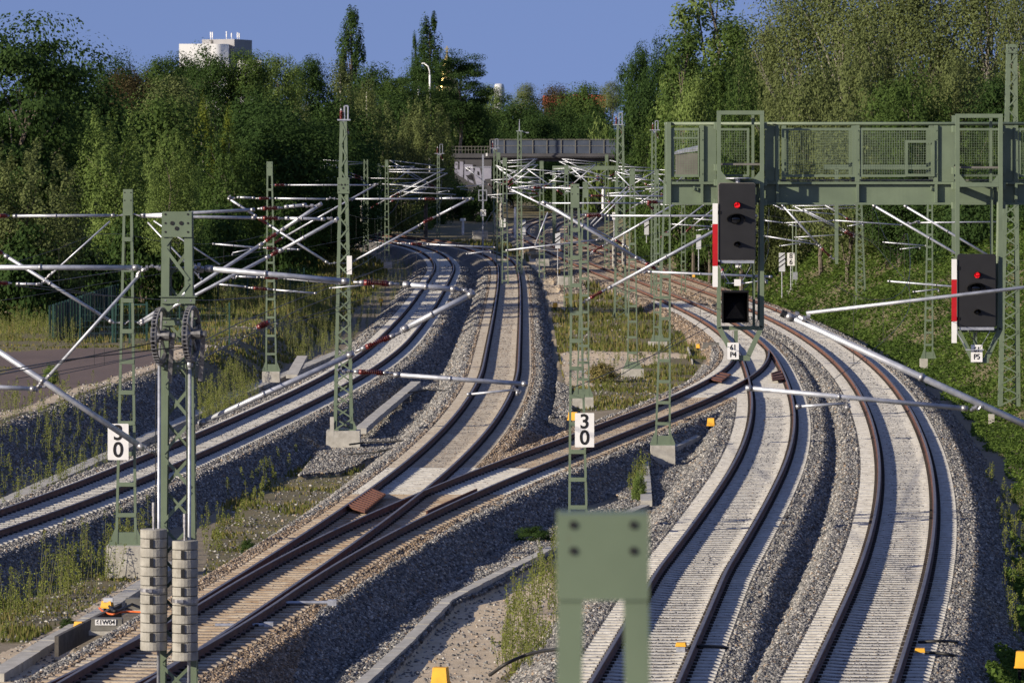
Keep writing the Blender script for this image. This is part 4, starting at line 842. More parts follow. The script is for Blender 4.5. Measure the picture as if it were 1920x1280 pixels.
# ------------------------------------------------------------------ the two colour light signals hung on the gantry
def bar_px(mb, x1, y1, x2, y2, wpx, d0, d1, mi=0):
    a = np.array((gx(x1), DG + (d0 + d1) / 2, gz(y1))); b = np.array((gx(x2), DG + (d0 + d1) / 2, gz(y2))); mb.bar(a, b, wpx * KG, abs(d1 - d0), mi)
def signal(label, cx, xs0, ytop, sy0, sy1, sw, plate, ybot, extra, strip):
    D0_, D1_ = -.62, -.54
    root = thing('light_signal', label, 'railway signal', (gx(cx), DG - .6, gz(ybot)), 'red showing light signals hung from the gantry')
    xl, xr = xs0, xs0 + 88                                    # outer frame
    mb = MB()
    gb2(mb, xl, ytop, xr, ytop + 7.5, D0_, D1_); gb2(mb, xl, ytop + 7.6, xl + 7.5, ybot - 60, D0_, D1_); gb2(mb, xr - 7.5, ytop + 7.6, xr, ybot - 62, D0_, D1_)
    gb2(mb, xl + 7.6, ytop + 128, xr - 7.6, ytop + 136, D0_, D1_)
    for s, x in ((1, xl + 7.6), (-1, xr - 7.6)): mb.prism([(gx(x), DG + D0_, gz(ytop + 112)), (gx(x + s * 13), DG + D0_, gz(ytop + 127.8)), (gx(x), DG + D0_, gz(ytop + 127.8))], (0, 0, 0), (0, .012, 0))
    gb2(mb, xl + 1, ytop + 1, xl + 7, ybot - 60, D1_ + .06, D1_ + .12); gb2(mb, xr - 7, ytop + 1, xr - 1, ybot - 62, D1_ + .06, D1_ + .12)
    part('frame', mb, M['green'], root)
    mb = MB(); gb2(mb, xr - 22, ytop + 8, xr - 17, ytop + 127, D0_ + .3, D0_ + .36); part('ladder_rail', mb, M['green'], root)
    mb = MB(); gb2(mb, xr - 20, ytop + 137, xr - 15, ybot - 62, D0_ + .4, D0_ + .46); gb2(mb, xr - 7, ytop + 137, xr - 1, ybot - 62, D0_ + .45, D0_ + .52); part('rear_rail', mb, M['green'], root)
    for y in (ytop + 98,): mb = MB(); gb2(mb, xl + 2, y, xr - 2, y + 4, D0_ + .15, D0_ + .6); part('step', mb, M['greybox'], root)
    for y in (ytop + 22, ytop + 100, ytop + 128, ytop + 165):
        for a in ((xl - 4, y, xl + 3, y + 12, D1_, -.04), (xr - 3, y, xr + 6, y + 12, D1_, -.04)): mb = MB(); gb2(mb, *a); part('mounting_bracket', mb, M['green'], root)
    # funnel shaped lower frame
    mb = MB(); yb = ybot; fy = ybot - 62
    bar_px(mb, xl + 4, fy, xl + 32, yb - 8, 9, D0_, D1_); bar_px(mb, xr - 4, fy - 2, xr - 30, yb - 8, 9, D0_, D1_)
    gb2(mb, xl + 28, yb - 10, xr - 26, yb, D0_ - .005, D1_ + .005); gb2(mb, xl + 8, fy - 2, xr - 6, fy + 5, D0_ + .1, D1_ + .2); gb2(mb, cx - 4, fy + 6, cx + 3, yb - 11, D0_ + .1, D1_ + .1)
    mb.add([], []); part('lower_frame', mb, M['green'], root)
    # screen
    x0, x1 = cx - sw / 2, cx + sw / 2; ds = D0_ - .26
    mb = MB(); z0, z1 = gz(sy1), gz(sy0); ch = .03
    pts = [(gx(x0) + ch, z1), (gx(x1) - ch, z1), (gx(x1), z1 - ch), (gx(x1), z0), (gx(x0), z0), (gx(x0), z1 - ch)]
    mb.prism([(a, DG + ds, b) for a, b in pts], (0, 0, 0), (0, .22, 0)); part('signal_screen', mb, M['sigblack'], root)
    mb = MB(); e = .013
    for (a, b), (c, d) in zip(pts, pts[1:] + pts[:1]): mb.bar((a, DG + ds + .11, b), (c, DG + ds + .11, d), e * 2, .2)
    part('screen_edge', mb, M['greybox'] if extra else M['sigblack'], root)
    # lamps: one lit, one wide dark, one small
    def lamp(u, y, r, lit, wide=1.0):
        X, Z = gx(u), gz(y); lm = MB(); lm.lathe([(r, -.035), (r * .8, -.05), (.001, -.056)], (X, DG + ds, Z), 18, 0, 'y')
        o = part('lamp_lens', lm, M['lampred'] if lit else M['lens'], root, True, 'lit red lens' if lit else None)
        hm = MB(); n = 14; L_ = .24
        vs = []; fs = []
        for i in range(n + 1):
            t = math.pi * (-.12 + 1.24 * i / n); c_, s_ = math.cos(t), math.sin(t)
            for rr in (r * 1.28, r * 1.14):
                vs.append((X + c_ * rr * wide, DG + ds - .002, Z + s_ * rr)); vs.append((X + c_ * rr * wide, DG + ds - L_ * (.35 + .65 * max(0, s_)), Z + s_ * rr * .94))
        for i in range(n): a = i * 4; b = a + 4; fs += [(a, a + 1, b + 1, b), (a + 2, b + 2, b + 3, a + 3), (a + 1, a + 3, b + 3, b + 1)]
        hm.add(vs, fs); part('hood', hm, M['hood'], o)
    h = sy1 - sy0
    lamp(cx, sy0 + h * .285, .060, True); lamp(cx - 2, sy0 + h * .47, .10, False, 1.5); lamp(cx, sy0 + h * .80, .055, False)
    mb = MB(); [mb.tube([P(cx + a * sw * .44, sy1 + 2, DG + ds + .15), P(cx + a * sw * .44, sy1 + 14, DG + ds + .15), P(cx + a * 12, sy1 + 44, DG + ds + .15)], .012, 6) for a in (-1, 1)]
    mb.box2((gx(cx - 32), DG + ds + .02, gz(sy1 + 7)), (gx(cx + 32), DG + ds + .2, gz(sy1 + 1.5))); mb.box2((gx(cx - 20), DG + ds + .14, gz(sy1 + 45)), (gx(cx + 14), DG + ds + .16, gz(sy1 + 43))); part('stay', mb, M['galv'], root)
    mb = MB(); mb.tube([P(cx - 8 + 8 * (1 - math.cos(t)), sy1 + 4 + 22 * math.sin(t), DG + ds + .05) for t in np.linspace(0, math.pi, 12)], .011, 6); part('cable', mb, M['cable'], root)
    # mast strip: white, red, white
    sx, y0, y1, y2, y3 = strip; dm = ds - .03
    for ya, yb_, m_ in ((y0, y1, 'white'), (y1, y2, 'red'), (y2, y3, 'white')):
        mb = MB(); gb2(mb, sx, ya, sx + 9.6, yb_ - .15, dm, dm + .018); part('mast_strip', mb, M[m_], root, label='red band' if m_ == 'red' else 'white band')
    mb = MB(); gb2(mb, sx + 9, y0 + 14, sx + 16, y0 + 20, dm + .02, D1_); gb2(mb, sx + 9, y2 - 8, sx + 16, y2 - 2, dm + .02, D1_); part('strip_bracket', mb, M['hood'], root)
    # number plate
    px_, py0, py1, l1, l2 = plate; mb = MB(); gb2(mb, px_ - 10.7, py0, px_ + 10.7, py1, D0_ - .06, D0_ - .045); o = part('number_plate', mb, M['white'], root)
    c = np.array((gx(px_), DG + D0_ - .06, gz(0)))
    for tx, yy_ in ((l1, py0 + 9.2), (l2, py0 + 22.5)):
        text('lettering', tx, .155, (c[0], c[1], gz(yy_) ), M['black'], o, .0028, 1, .86)
    for o2 in list(o.children): o2.location = (np.array(o2.location) - np.array(root.location) + np.array(o.location)).tolist()
    return root
s4 = signal('red signal with plate 61 P4 and a black square indicator box below its screen', 1378.5, 1342, 208, 343.5, 485, 67, (1372, 640, 671, '61', 'P4'), 674, True, (1333, 380.5, 419, 497, 536))
s5 = signal('red signal with plate 61 P5 hanging lower at the right side of the gantry', 1825, 1787, 214, 476, 609, 69, (1826, 644, 676, '61', 'P5'), 678, False, (1777.5, 484, 522, 600, 640))
mb = MB(); x0, x1, y0, y1 = 1351, 1400, 543, 603; d0, d1 = -1.0, -.5      # indicator box: deep black hood with a tilted pane
for a in ((x0, y0, x1, y0 + 3, d0, d1), (x0, y1 - 2, x1, y1, d0 + .15, d1), (x0, y0 + 3.1, x0 + 2, y1 - 2.1, d0, d1), (x1 - 2, y0 + 3.1, x1, y1 - 2.1, d0, d1), (x0 + 2.1, y0 + 3.1, x1 - 2.1, y1 - 2.1, d1 - .03, d1)): gb2(mb, *a)
io = part('indicator_box', mb, M['hood'], s4)
mb = MB(); mb.add([(gx(x0 + 5), DG - .72, gz(y1 - 5)), (gx(x1 - 5), DG - .72, gz(y1 - 5)), (gx(x1 - 5), DG - .60, gz(y0 + 8)), (gx(x0 + 5), DG - .60, gz(y0 + 8)), (gx((x0 + x1) / 2), DG - .80, gz(570))], [(0, 1, 4), (1, 2, 4), (2, 3, 4), (3, 0, 4)]); part('indicator_pane', mb, M['lens'], io)
mb = MB(); gb2(mb, 1374, 522, 1386, 534, -.80, -.62); gb2(mb, 1376, 487, 1387, 500, -.80, -.62); part('junction_box', mb, M['white'], s4)
mb = MB(); mb.add([(gx(1360) + .36 * (.5 + .5 * math.cos(t)) * 1.5, DG - .7 + .22 * math.sin(t), gz(334)) for t in np.linspace(0, 2 * math.pi, 20)[:-1]], [tuple(range(19))]); mb.lathe([(.05, gz(342)), (.05, gz(334.5))], (gx(1381), DG - .7, 0), 8); mb.prism([(gx(1358) + .27 + .27 * math.cos(t), DG - .7 + .2 * math.sin(t), gz(335)) for t in np.linspace(0, 2 * math.pi, 20)[:-1]], (0, 0, 0), (0, 0, .025)); part('round_cover', mb, M['galv'], s4)
mb = MB(); mb.tube([P(1426, 380, DG - .35), P(1423, 600, DG - .35)], .035, 8); part('rear_pipe', mb, M['green'], s4)
mb = MB(); mb.tube([P(1872, 380, DG - .35), P(1868, 610, DG - .35)], .035, 8); part('rear_pipe', mb, M['green'], s5)

# ------------------------------------------------------------------ signs
def sign(name, label, x0, y0, x1, y1, D, lines, size, mat_='white', post=None, stripes=None, cat='sign', bold=.004, postmat='galv', group=None, xs=1.0):
    a, b = P(x0, y1, D), P(x1, y0, D); w, h = b[0] - a[0], b[2] - a[2]; cx, cz = (a[0] + b[0]) / 2, (a[2] + b[2]) / 2
    zb = post if post is not None else a[2] - .1; root = thing(name, label, cat, (cx, D, zb), group)
    mb = MB(); c = .03 * min(w, .5); pl = [(a[0] + c, D, a[2]), (b[0] - c, D, a[2]), (b[0], D, a[2] + c), (b[0], D, b[2] - c), (b[0] - c, D, b[2]), (a[0] + c, D, b[2]), (a[0], D, b[2] - c), (a[0], D, a[2] + c)]
    mb.prism(pl, (0, 0, 0), (0, .012, 0)); bd = part('board', mb, M[mat_], root)
    mb = MB(); mb.box((cx, D + .05, cz + h * .32), (w * .8, .06, .05)); mb.box((cx, D + .05, cz - h * .32), (w * .8, .06, .05))
    if post is not None: mb.tube([(cx, D + .06, zb), (cx, D + .06, b[2] - .02)], .032, 8)
    part('post' if post is not None else 'bracket', mb, M[postmat], root)
    n = len(lines)
    for i, t in enumerate(lines):
        o = text('lettering', t, size, (cx, D, cz + h * (.5 - (i + .5) / n) * .94), M['black'], root, bold, 1, xs, -.005)
    if stripes:
        mb = MB()
        for (u0, v0, u1, v1, tk) in stripes:
            p = [(a[0] + u0 * w, v0), (a[0] + u1 * w, v1), (a[0] + u1 * w, v1 + tk), (a[0] + u0 * w, v0 + tk)]
            mb.prism([(q[0], D - .004, a[2] + q[1] * h) for q in p], (0, 0, 0), (0, .003, 0))
        part('stripe_marks', mb, M['black'], bd)
    return root
sign('speed_sign', 'white 30 sign on the left ladder mast, half hidden by a slanting tube', 202, 794, 241, 862, 126.3, ['3', '0'], .50, bold=.009, cat='speed sign')
sign('speed_sign', 'white 30 sign in the middle, fully readable on its ladder mast', 1078, 774, 1114, 838, 129.4, ['3', '0'], .49, bold=.009, cat='speed sign')
sign('kilometre_sign', 'white kilometre sign reading 8 over 6 below the gantry', 1476, 474, 1490, 498, 352, ['8', '6'], .46, post=zpx(545, 352), bold=.01, cat='distance sign')
sign('kilometre_sign', 'small white kilometre sign reading 7 over 6 before the bridge', 937, 410, 948, 426, 440, ['7', '6'], .38, post=zpx(484, 440), bold=.01, cat='distance sign')
sign('kilometre_sign', 'tiny white sign on a pole right of the pale weight stacks', 1148, 398, 1155, 412, 380, ['2'], .36, post=zpx(505, 380), bold=.01, cat='distance sign')
ST3 = [(0, .18, 1, .42, .07), (0, .42, 1, .66, .07), (0, .66, 1, .90, .07)]; ST1 = [(0, .45, 1, .68, .1)]
sign('marker_board', 'grey marker board with three slanting black bars beside the 8 6 sign', 1460.5, 474, 1472, 509, 345, [], .1, 'signgrey', zpx(558, 345), ST3, 'marker board')
sign('marker_board', 'grey marker board with one black bar left of the two track curves', 976, 412, 985.5, 440, 455, [], .1, 'signgrey', zpx(485, 455), ST1, 'marker board')
sign('marker_board', 'grey marker board with two black bars standing in the middle ballast', 1041, 435, 1050.5, 466, 400, [], .1, 'signgrey', zpx(520, 400), [(0, .3, 1, .52, .08), (0, .52, 1, .74, .08), (0, .9, 1, .99, .1)], 'marker board')
sign('marker_board', 'grey marker board with one bar near the pale posts on the right slope', 1208, 414, 1216.5, 440, 430, [], .1, 'signgrey', zpx(455, 430), ST1, 'marker board')
sign('marker_board', 'grey marker board with one thin bar left of the 61 P4 signal', 1305.5, 440, 1314.5, 467, 360, [], .1, 'signgrey', zpx(508, 360), ST1, 'marker board')
sign('marker_board', 'plain pale board on the creeper bank behind the slanting tube', 1512.5, 424, 1522, 448, 390, [], .1, 'signgrey', zpx(460, 390), None, 'marker board')
xr = sign('cross_board', 'small black and white cross board on the pole left of the masts', 901, 393, 911, 405, 470, [], .1, 'white', zpx(480, 470), [(.1, .08, .9, .8, .14), (.1, .8, .9, .06, .14)], 'signal board')
mb = MB(); D = 470
for a in ((897, 356, 913, 357.5), (897, 375, 913, 376.5), (897, 357.6, 898.4, 374.9), (911.6, 357.6, 913, 374.9), (904.4, 357.6, 905.4, 374.9), (898.5, 366, 904.3, 367)): mb.box2(P(a[0], a[1], D), P(a[2], a[3], D) + np.array((0, .05, 0)))
mb.box2(P(904, 290, D) + np.array((0, .1, 0)), P(907, 480, D) + np.array((0, .2, 0))); part('square_frame', mb, M['galv'], xr)
# pole pair with a box by the 86 sign
pr = thing('pole_pair', 'two thin green poles and grey box on a block behind the 8 6 sign', 'pole', P(1489, 543, 356))
for x in (1486.5, 1493): mb = MB(); mb.tube([P(x, 380, 356), P(x, 545, 356)], .045, 8); part('pole', mb, M['green'], pr)
mb = MB(); mb.box(P(1491, 517, 355.7), (.30, .2, .5)); part('box', mb, M['galv'], pr); foundation(pr, (1488 - 960) * 356 / F, 356, zpx(545, 356), .95, .6)
mb = MB(); [mb.tube([P(1489 + s * 2, 530, 355.9), P(1489 + s * 9, 545, 355.9)], .02, 6) for s in (-1, 1)]; part('stay', mb, M['galv'], pr)

# ------------------------------------------------------------------ yellow boxes, point machines, blocks, cables
def ybox(label, x, y, D, w, h, leg=.25, col='yellow', sub=True):
    p = P(x, y, D); root = thing('trackside_box', label, 'trackside box', (p[0], D, p[2] - h / 2 - leg), 'small yellow trackside boxes')
    mb = MB(); mb.box(p, (w, w * .8, h), 0, R(-14), .82); mb.box((p[0], D, p[2] - h / 2 - .015), (w * 1.08, w * .88, .03), 0, R(-14)); part('cover', mb, M[col], root)
    mb = MB(); mb.box((p[0] - w * .2, D, p[2] - h / 2 - .03 - leg / 2), (.06, .06, leg)); mb.box((p[0] + w * .2, D, p[2] - h / 2 - .03 - leg / 2), (.06, .06, leg)); part('stand', mb, M['hood'], root); return root
ybox('yellow box on the path at the bottom edge left of the blurred mast', 826, 1264, 96.5, .30, .27)
ybox('yellow box on the ballast shoulder right of the broken block', 1333.5, 790, 185, .27, .24)
ybox('yellow box half hidden behind the right 30 sign', 1075, 779, 188, .36, .26)
ybox('yellow box at the foot of the striped marker board in the middle', 1047, 508, 407, .28, .30)
ybox('yellow box at the grass edge right of the second track', 1041, 571, 318, .26, .24)
ybox('yellow box in the weeds left of the far left track', 714.5, 563, 330, .24, .22)
ybox('yellow box at the far right edge of the picture by the creeper', 1917, 1234, 100, .26, .28)
ybox('yellow box between the far right tracks left of the signal', 1348, 532, 365, .24, .2)
ybox('yellow box beyond the gantry left of the 61 P4 post', 1301, 516, 392, .2, .2)
def axle(label, x, y, D):                                     # axle counter: yellow lid on a grey body beside the rail
    p = P(x, y, D); root = thing('rail_detector', label, 'rail detector', (p[0], D, p[2] - .16), 'yellow lidded detectors beside the rails')
    mb = MB(); mb.box(p + np.array((0, 0, .02)), (.20, .22, .07), 0, R(-8), .85); part('lid', mb, M['yellow'], root); mb = MB(); mb.box(p + np.array((0, 0, -.075)), (.17, .19, .11), 0, R(-8)); mb.box(p + np.array((-.02, 0, -.15)), (.24, .2, .03), 0, R(-8)); part('body', mb, M['galv'], root)
axle('yellow lidded detector beside the rail at the foot of the blurred mast', 1277, 1209, Dz(1218, -.18)); axle('yellow lidded detector beside the outermost right rail', 1725, 1220, Dz(1229, -.18))
def cable(label, pts, r=.022, m='cable'):
    P3 = []
    for x, y, z in pts: D = Dz(y, z); P3.append(P(x, y, D))
    mb = MB(); fine = []; n = len(P3)
    for i in range(n - 1):
        p0, p1, p2_, p3 = P3[max(i - 1, 0)], P3[i], P3[i + 1], P3[min(i + 2, n - 1)]
        for t in np.linspace(0, 1, 8, endpoint=False): fine.append(.5 * ((2 * p1) + (-p0 + p2_) * t + (2 * p0 - 5 * p1 + 4 * p2_ - p3) * t * t + (-p0 + 3 * p1 - 3 * p2_ + p3) * t ** 3))
    fine.append(P3[-1]); mb.tube(fine, r, 7); solo('cable', mb, M[m], label, 'cable', 'loose trackside cables', True, base=P3[0])
cable('black cable curving from the left rail detector down into the ballast', [(1285, 1212, -.15), (1330, 1211, -.12), (1365, 1215, -.2), (1395, 1232, -.38)], .03)
cable('upper black cable curving from the outer right rail detector', [(1722, 1203, -.15), (1770, 1201, -.12), (1815, 1206, -.3), (1855, 1225, -.62), (1880, 1245, -.9)], .03)
cable('lower black cable running right from the outer right rail detector', [(1735, 1222, -.15), (1780, 1226, -.14), (1820, 1238, -.4), (1870, 1262, -.85)], .03)
cable('black hose bending in the gravel left of the blurred mast', [(918, 1265, -.8), (950, 1243, -.55), (990, 1226, -.42), (1030, 1218, -.25), (1060, 1217, -.2)], .035)
cable('long black cable from the mast block to the second track', [(655, 833, -.55), (690, 829, -.5), (730, 828, -.4), (790, 822, -.22)], .03)
cable('lower black cable in the gravel below the mast block', [(640, 852, -.75), (700, 848, -.6), (740, 840, -.45), (785, 832, -.2)], .03)
cable('short black cable beside the second track rail', [(765, 736, -.35), (800, 731, -.32), (840, 732, -.3), (868, 729, -.2)], .03)
mb = MB()
def pmach(label, x, y, D, wpx, hpx, txt=None, name='point_machine'):
    k = D / F; p = P(x, y, D); root = thing(name, label, 'point machine', (p[0], D, p[2] - hpx * k / 2 - .1))
    mb = MB(); w, h = wpx * k, hpx * k; mb.box(p, (w, .38, h), 0, 0, .95); mb.box(p + np.array((0, 0, h / 2 + .012)), (w * .97, .36, .02)); part('casing', mb, M['greybox'], root)
    mb = MB(); mb.box(p + np.array((0, 0, -h / 2 - .05)), (w * 1.1, .46, .08)); mb.box(p + np.array((w * .75, .05, -h / 2 - .04)), (w * .7, .1, .06)); part('bed_plate', mb, M['concrete'], root)
    if txt:
        mb = MB(); mb.box(p + np.array((-.02, -.20, .06)), (.42, .008, .115)); o = part('name_plate', mb, M['white'], root); t = text('lettering', txt, .125, p + np.array((-.02, -.205, .06)), M['black'], root, .003, 1, 1.0, -.002)
    return root
pmach('grey point machine with the white plate 61W04 beside the left turnout', 201, 1170, Dz(1185, -.55), 60, 20, '61W04')
pmach('grey point machine half hidden behind the left weight stack', 268, 1131, Dz(1140, -.5), 66, 17)
pmach('grey point machine left of the 61 P4 plate in the brown gravel', 1333, 648, Dz(655, -.4), 32, 10)
ybox('yellow box left of the 61W04 point machine', 148, 1169, Dz(1176, -.5), .19, .10, .12); ybox('yellow box with grey top above the 61W04 point machine', 201, 1131, Dz(1142, -.5), .24, .12, .14)
mb = MB(); mb.box(P(203, 1124, Dz(1142, -.5)), (.20, .18, .08)); solo('terminal_lid', mb, M['signgrey'], 'pale grey lid resting on the yellow box near the orange cable', 'box lid')
ybox('yellow box left of the grey point machine by the crossover', 1309, 648, Dz(656, -.4), .18, .16, .1); ybox('yellow box among rusty parts at the grass edge', 1297, 672, Dz(676, -.5), .2, .12, .08)
cable('orange cable looping beside the yellow boxes at the left turnout', [(186, 1139, -.45), (196, 1147, -.42), (212, 1151, -.42), (225, 1147, -.4), (245, 1146, -.4), (270, 1147, -.38)], .022, 'orange')
cable('black cable loop behind the orange cable', [(205, 1136, -.4), (215, 1145, -.35), (235, 1138, -.38), (255, 1128, -.4)], .03)
def board(label, x0, y0, x1, y1, z, th=.05, hgt=.35, m='wood'):
    a, b = P(x0, y0, Dz(y0, z)), P(x1, y1, Dz(y1, z)); mb = MB(); mb.bar(a - np.array((0, 0, hgt / 2)), b - np.array((0, 0, hgt / 2)), th, hgt, 0, up=(0, 0, 1)); return solo('retaining_board', mb, M[m], label, 'retaining board')
board('dark weathered board holding the gravel left of the left turnout', 106, 1192, 225, 1131, -.4, .08, .40)
board('pale upright slab in the gravel beside the crossover point machine', 1290, 650, 1298, 676, -.35, .06, .3, 'concrete')
# ribbed rusty covers and guard rail inside the turnouts
def cover_plate(label, corners, z, n=9):
    q = [P(x, y, Dz(y, z)) for x, y in corners]; q = [np.array((p[0], p[1], z)) for p in q]; mb = MB()
    mb.prism(q, (0, 0, 0), (0, 0, -.05))
    for i in range(n):
        t = (i + .5) / n; a = q[0] + (q[1] - q[0]) * t; b = q[3] + (q[2] - q[3]) * t; mb.bar(a + np.array((0, 0, .018)), b + np.array((0, 0, .018)), .05, .035, 0, up=(0, 0, 1))
    return solo('turnout_cover', mb, M['rust'], label, 'steel cover')
cover_plate('rusty ribbed steel cover lying inside the left turnout rail', [(652, 948), (698, 916), (723, 926), (684, 958)], -.03, 11)
cover_plate('smooth rusty steel plate inside the crossover at the right turnout', [(1331, 710), (1352, 697), (1371, 701), (1353, 714)], -.03, 3)
cover_plate('rusty plate right of the right turnout frog', [(1448, 712), (1446, 699), (1463, 693), (1470, 710)], -.03, 3)
c = T['3']; mb = MB(); pts = c.at(np.arange(Dz(958, 0), Dz(914, 0), .6), GA - .17); sweep(mb, pts, [(-.02, -.17), (.02, -.17), (.02, .012), (-.02, .012)], lambda k: 0); solo('guard_rail', mb, M['rust'], 'short rusty guard rail beside the crossover rail', 'guard rail')
for k2, ys, lab in (('2', (1148, 1176), 0), ):
    for i, (x, y) in enumerate(((600, 1129), (480, 1171))):
        D = Dz(y, -.15); p = P(x, y, D); mb = MB(); mb.tube([p - np.array((.8, .1, 0)), p + np.array((.2, 0, 0))], .04, 8); mb.box(p + np.array((.25, 0, 0)), (.18, .2, .12)); solo('stretcher_bar', mb, M['galv'], ['grey stretcher bar end on the sleepers right of the weight stacks, upper one', 'grey stretcher bar end on the sleepers right of the weight stacks, lower one'][i], 'stretcher bar')
# concrete cable troughs laid along the tracks
def trough(label, pts, z, w=.36, h=.2):
    q = [np.array((P(x, y, Dz(y, z))[0], Dz(y, z))) for x, y in pts]; pp = [];
    for a, b in zip(q[:-1], q[1:]):
        n = max(2, int(np.linalg.norm(b - a) / 1.0)); pp += [a + (b - a) * t for t in np.linspace(0, 1, n, endpoint=False)]
    pp.append(q[-1]); pp = np.array(pp); mb = MB(); t = np.gradient(pp, axis=0); t /= np.linalg.norm(t, axis=1)[:, None]; nr = np.stack([t[:, 1], -t[:, 0]], 1)
    for i in range(len(pp) - 1):
        a, b = pp[i], pp[i + 1]; d = (b - a); d2 = d * .012; A, B = a + d2, b - d2; zz = z + random.uniform(-.008, .008); vs = []
        for p, nn in ((A, nr[i]), (B, nr[i + 1])):
            for s, zz2 in ((-1, zz - h), (-1, zz), (1, zz), (1, zz - h)): vs.append((p[0] + nn[0] * s * w / 2, p[1] + nn[1] * s * w / 2, zz2))
        mb.add(vs, [(0, 1, 2, 3), (7, 6, 5, 4), (0, 4, 5, 1), (1, 5, 6, 2), (2, 6, 7, 3), (3, 7, 4, 0)])
    return solo('cable_trough', mb, M['concrete'], label, 'cable trough', base=mb.v[0])
trough('concrete cable trough along the foot of the crossover ballast', [(672, 1284), (760, 1204), (840, 1122), (920, 1080), (1000, 1042), (1050, 1018), (1120, 985), (1210, 945)], -.70, .24)
trough('short pale concrete trough piece below the broken block', [(1212, 938), (1210, 900), (1205, 850)], -.6, .32)
trough('concrete cable trough beside the bottom left point machines', [(-10, 1262), (90, 1200), (180, 1150), (270, 1090), (330, 1052)], -.80)
trough('concrete cable trough left of the far left track', [(-10, 946), (110, 893), (250, 829), (420, 749), (560, 690), (640, 656)], -.78, .5)
trough('concrete trough strip between the two left tracks', [(676, 802), (720, 764), (780, 715)], -.40, .4)
trough('angled concrete trough behind the yellow box on the shoulder', [(1262, 836), (1305, 817), (1282, 812), (1318, 800)], -.5, .3)
trough('concrete trough running up behind the right ladder masts', [(1100, 745), (1098, 700), (1094, 672)], -.55, .5)
trough('pale trough in the gravel left of the middle marker board', [(1010, 508), (1040, 488), (1060, 474)], -.5, .4)
def block(label, x, y, D, w, h, m='concrete'):
    mb = MB(); p = P(x, y, D); mb.box(p, (w, w * .9, h), 0, R(6), .96); solo('concrete_block', mb, M[m], label, 'concrete block')
block('pale concrete block beside the yellow rocks right of the second track', 1017, 492, 420, 1.0, .55); block('double concrete box left of the cross board pole', 900, 441, 575, 1.6, .9); block('grey concrete block in the shaded grass left of the tracks', 727, 497, 400, .6, .45)
block('small pale block on the ballast by the second ladder mast', 1060, 527, 372, 1.1, .7)
rs = np.random.RandomState(3)
for i, (x, y, s) in enumerate(((982, 476, .5), (992, 480, .45), (1000, 474, .5), (1006, 482, .4), (975, 471, .4))):
    mb = MB(); p = P(x, y, Dz(y, -.4)); v = [(p + rs.normal(size=3) * .02 + np.array((a * s * rs.uniform(.6, 1.4), b * s, c_ * s * rs.uniform(.5, 1)))) for a in (-1, 1) for b in (-1, 1) for c_ in (-1, 1)]
    mb.add(v, [(0, 1, 3, 2), (4, 6, 7, 5), (0, 4, 5, 1), (2, 3, 7, 6), (0, 2, 6, 4), (1, 5, 7, 3)]); solo('boulder', mb, simple('sandstone', (.42, .33, .2), (.3, .22, .13), 3, .9) if i == 0 else bpy.data.materials['sandstone'], 'rough yellow sandstone boulder in the heap right of the second track', 'boulder', 'sandstone boulders in one heap')
# white posts (concrete bollards)
for x, y0, y1, D, lab in ((868, 412, 440, 590, 'white capped post in the grass left of the masts'), (966, 390, 446, 560, 'tall white post right of the small 7 6 sign'), (1277, 385, 420, 420, 'white post behind the arms left of the gantry'), (1131, 356, 392, 470, 'white post in the tangle of arms below the bridge'), (1340, 384, 410, 420, 'white stub post below the gantry end'), (927, 400, 440, 575, 'thin white stake in the grass')):
    mb = MB(); a, b = P(x, y0, D), P(x, y1, D); mb.lathe([(.14, b[2]), (.13, a[2]), (.10, a[2] + .06)], (a[0], D, 0), 10)
    if x == 868: mb.box((a[0], D, a[2]), (.62, .4, .3))
    solo('marker_post', mb, M['white'] if x != 927 else M['concrete'], lab, 'marker post')
dw = thing('ground_signal', 'low black ground signal with a red light behind the 61 P4 post', 'signal', P(1352, 525, 330)); mb = MB(); mb.box(P(1352, 511, 330), (.42, .3, .75), 0, 0, .9); part('case', mb, M['sigblack'], dw); mb = MB(); p = P(1353, 506, 330); mb.lathe([(.07, -.17), (.06, -.18)], (p[0], 330, p[2]), 12, 0, 'y'); part('red_lamp', mb, M['lampred'], dw); mb = MB(); p = P(1352, 510, 330); mb.lathe([(.06, -.17), (.05, -.18)], (p[0], 330, p[2]), 12, 0, 'y'); part('white_lamp', mb, M['white'], dw)

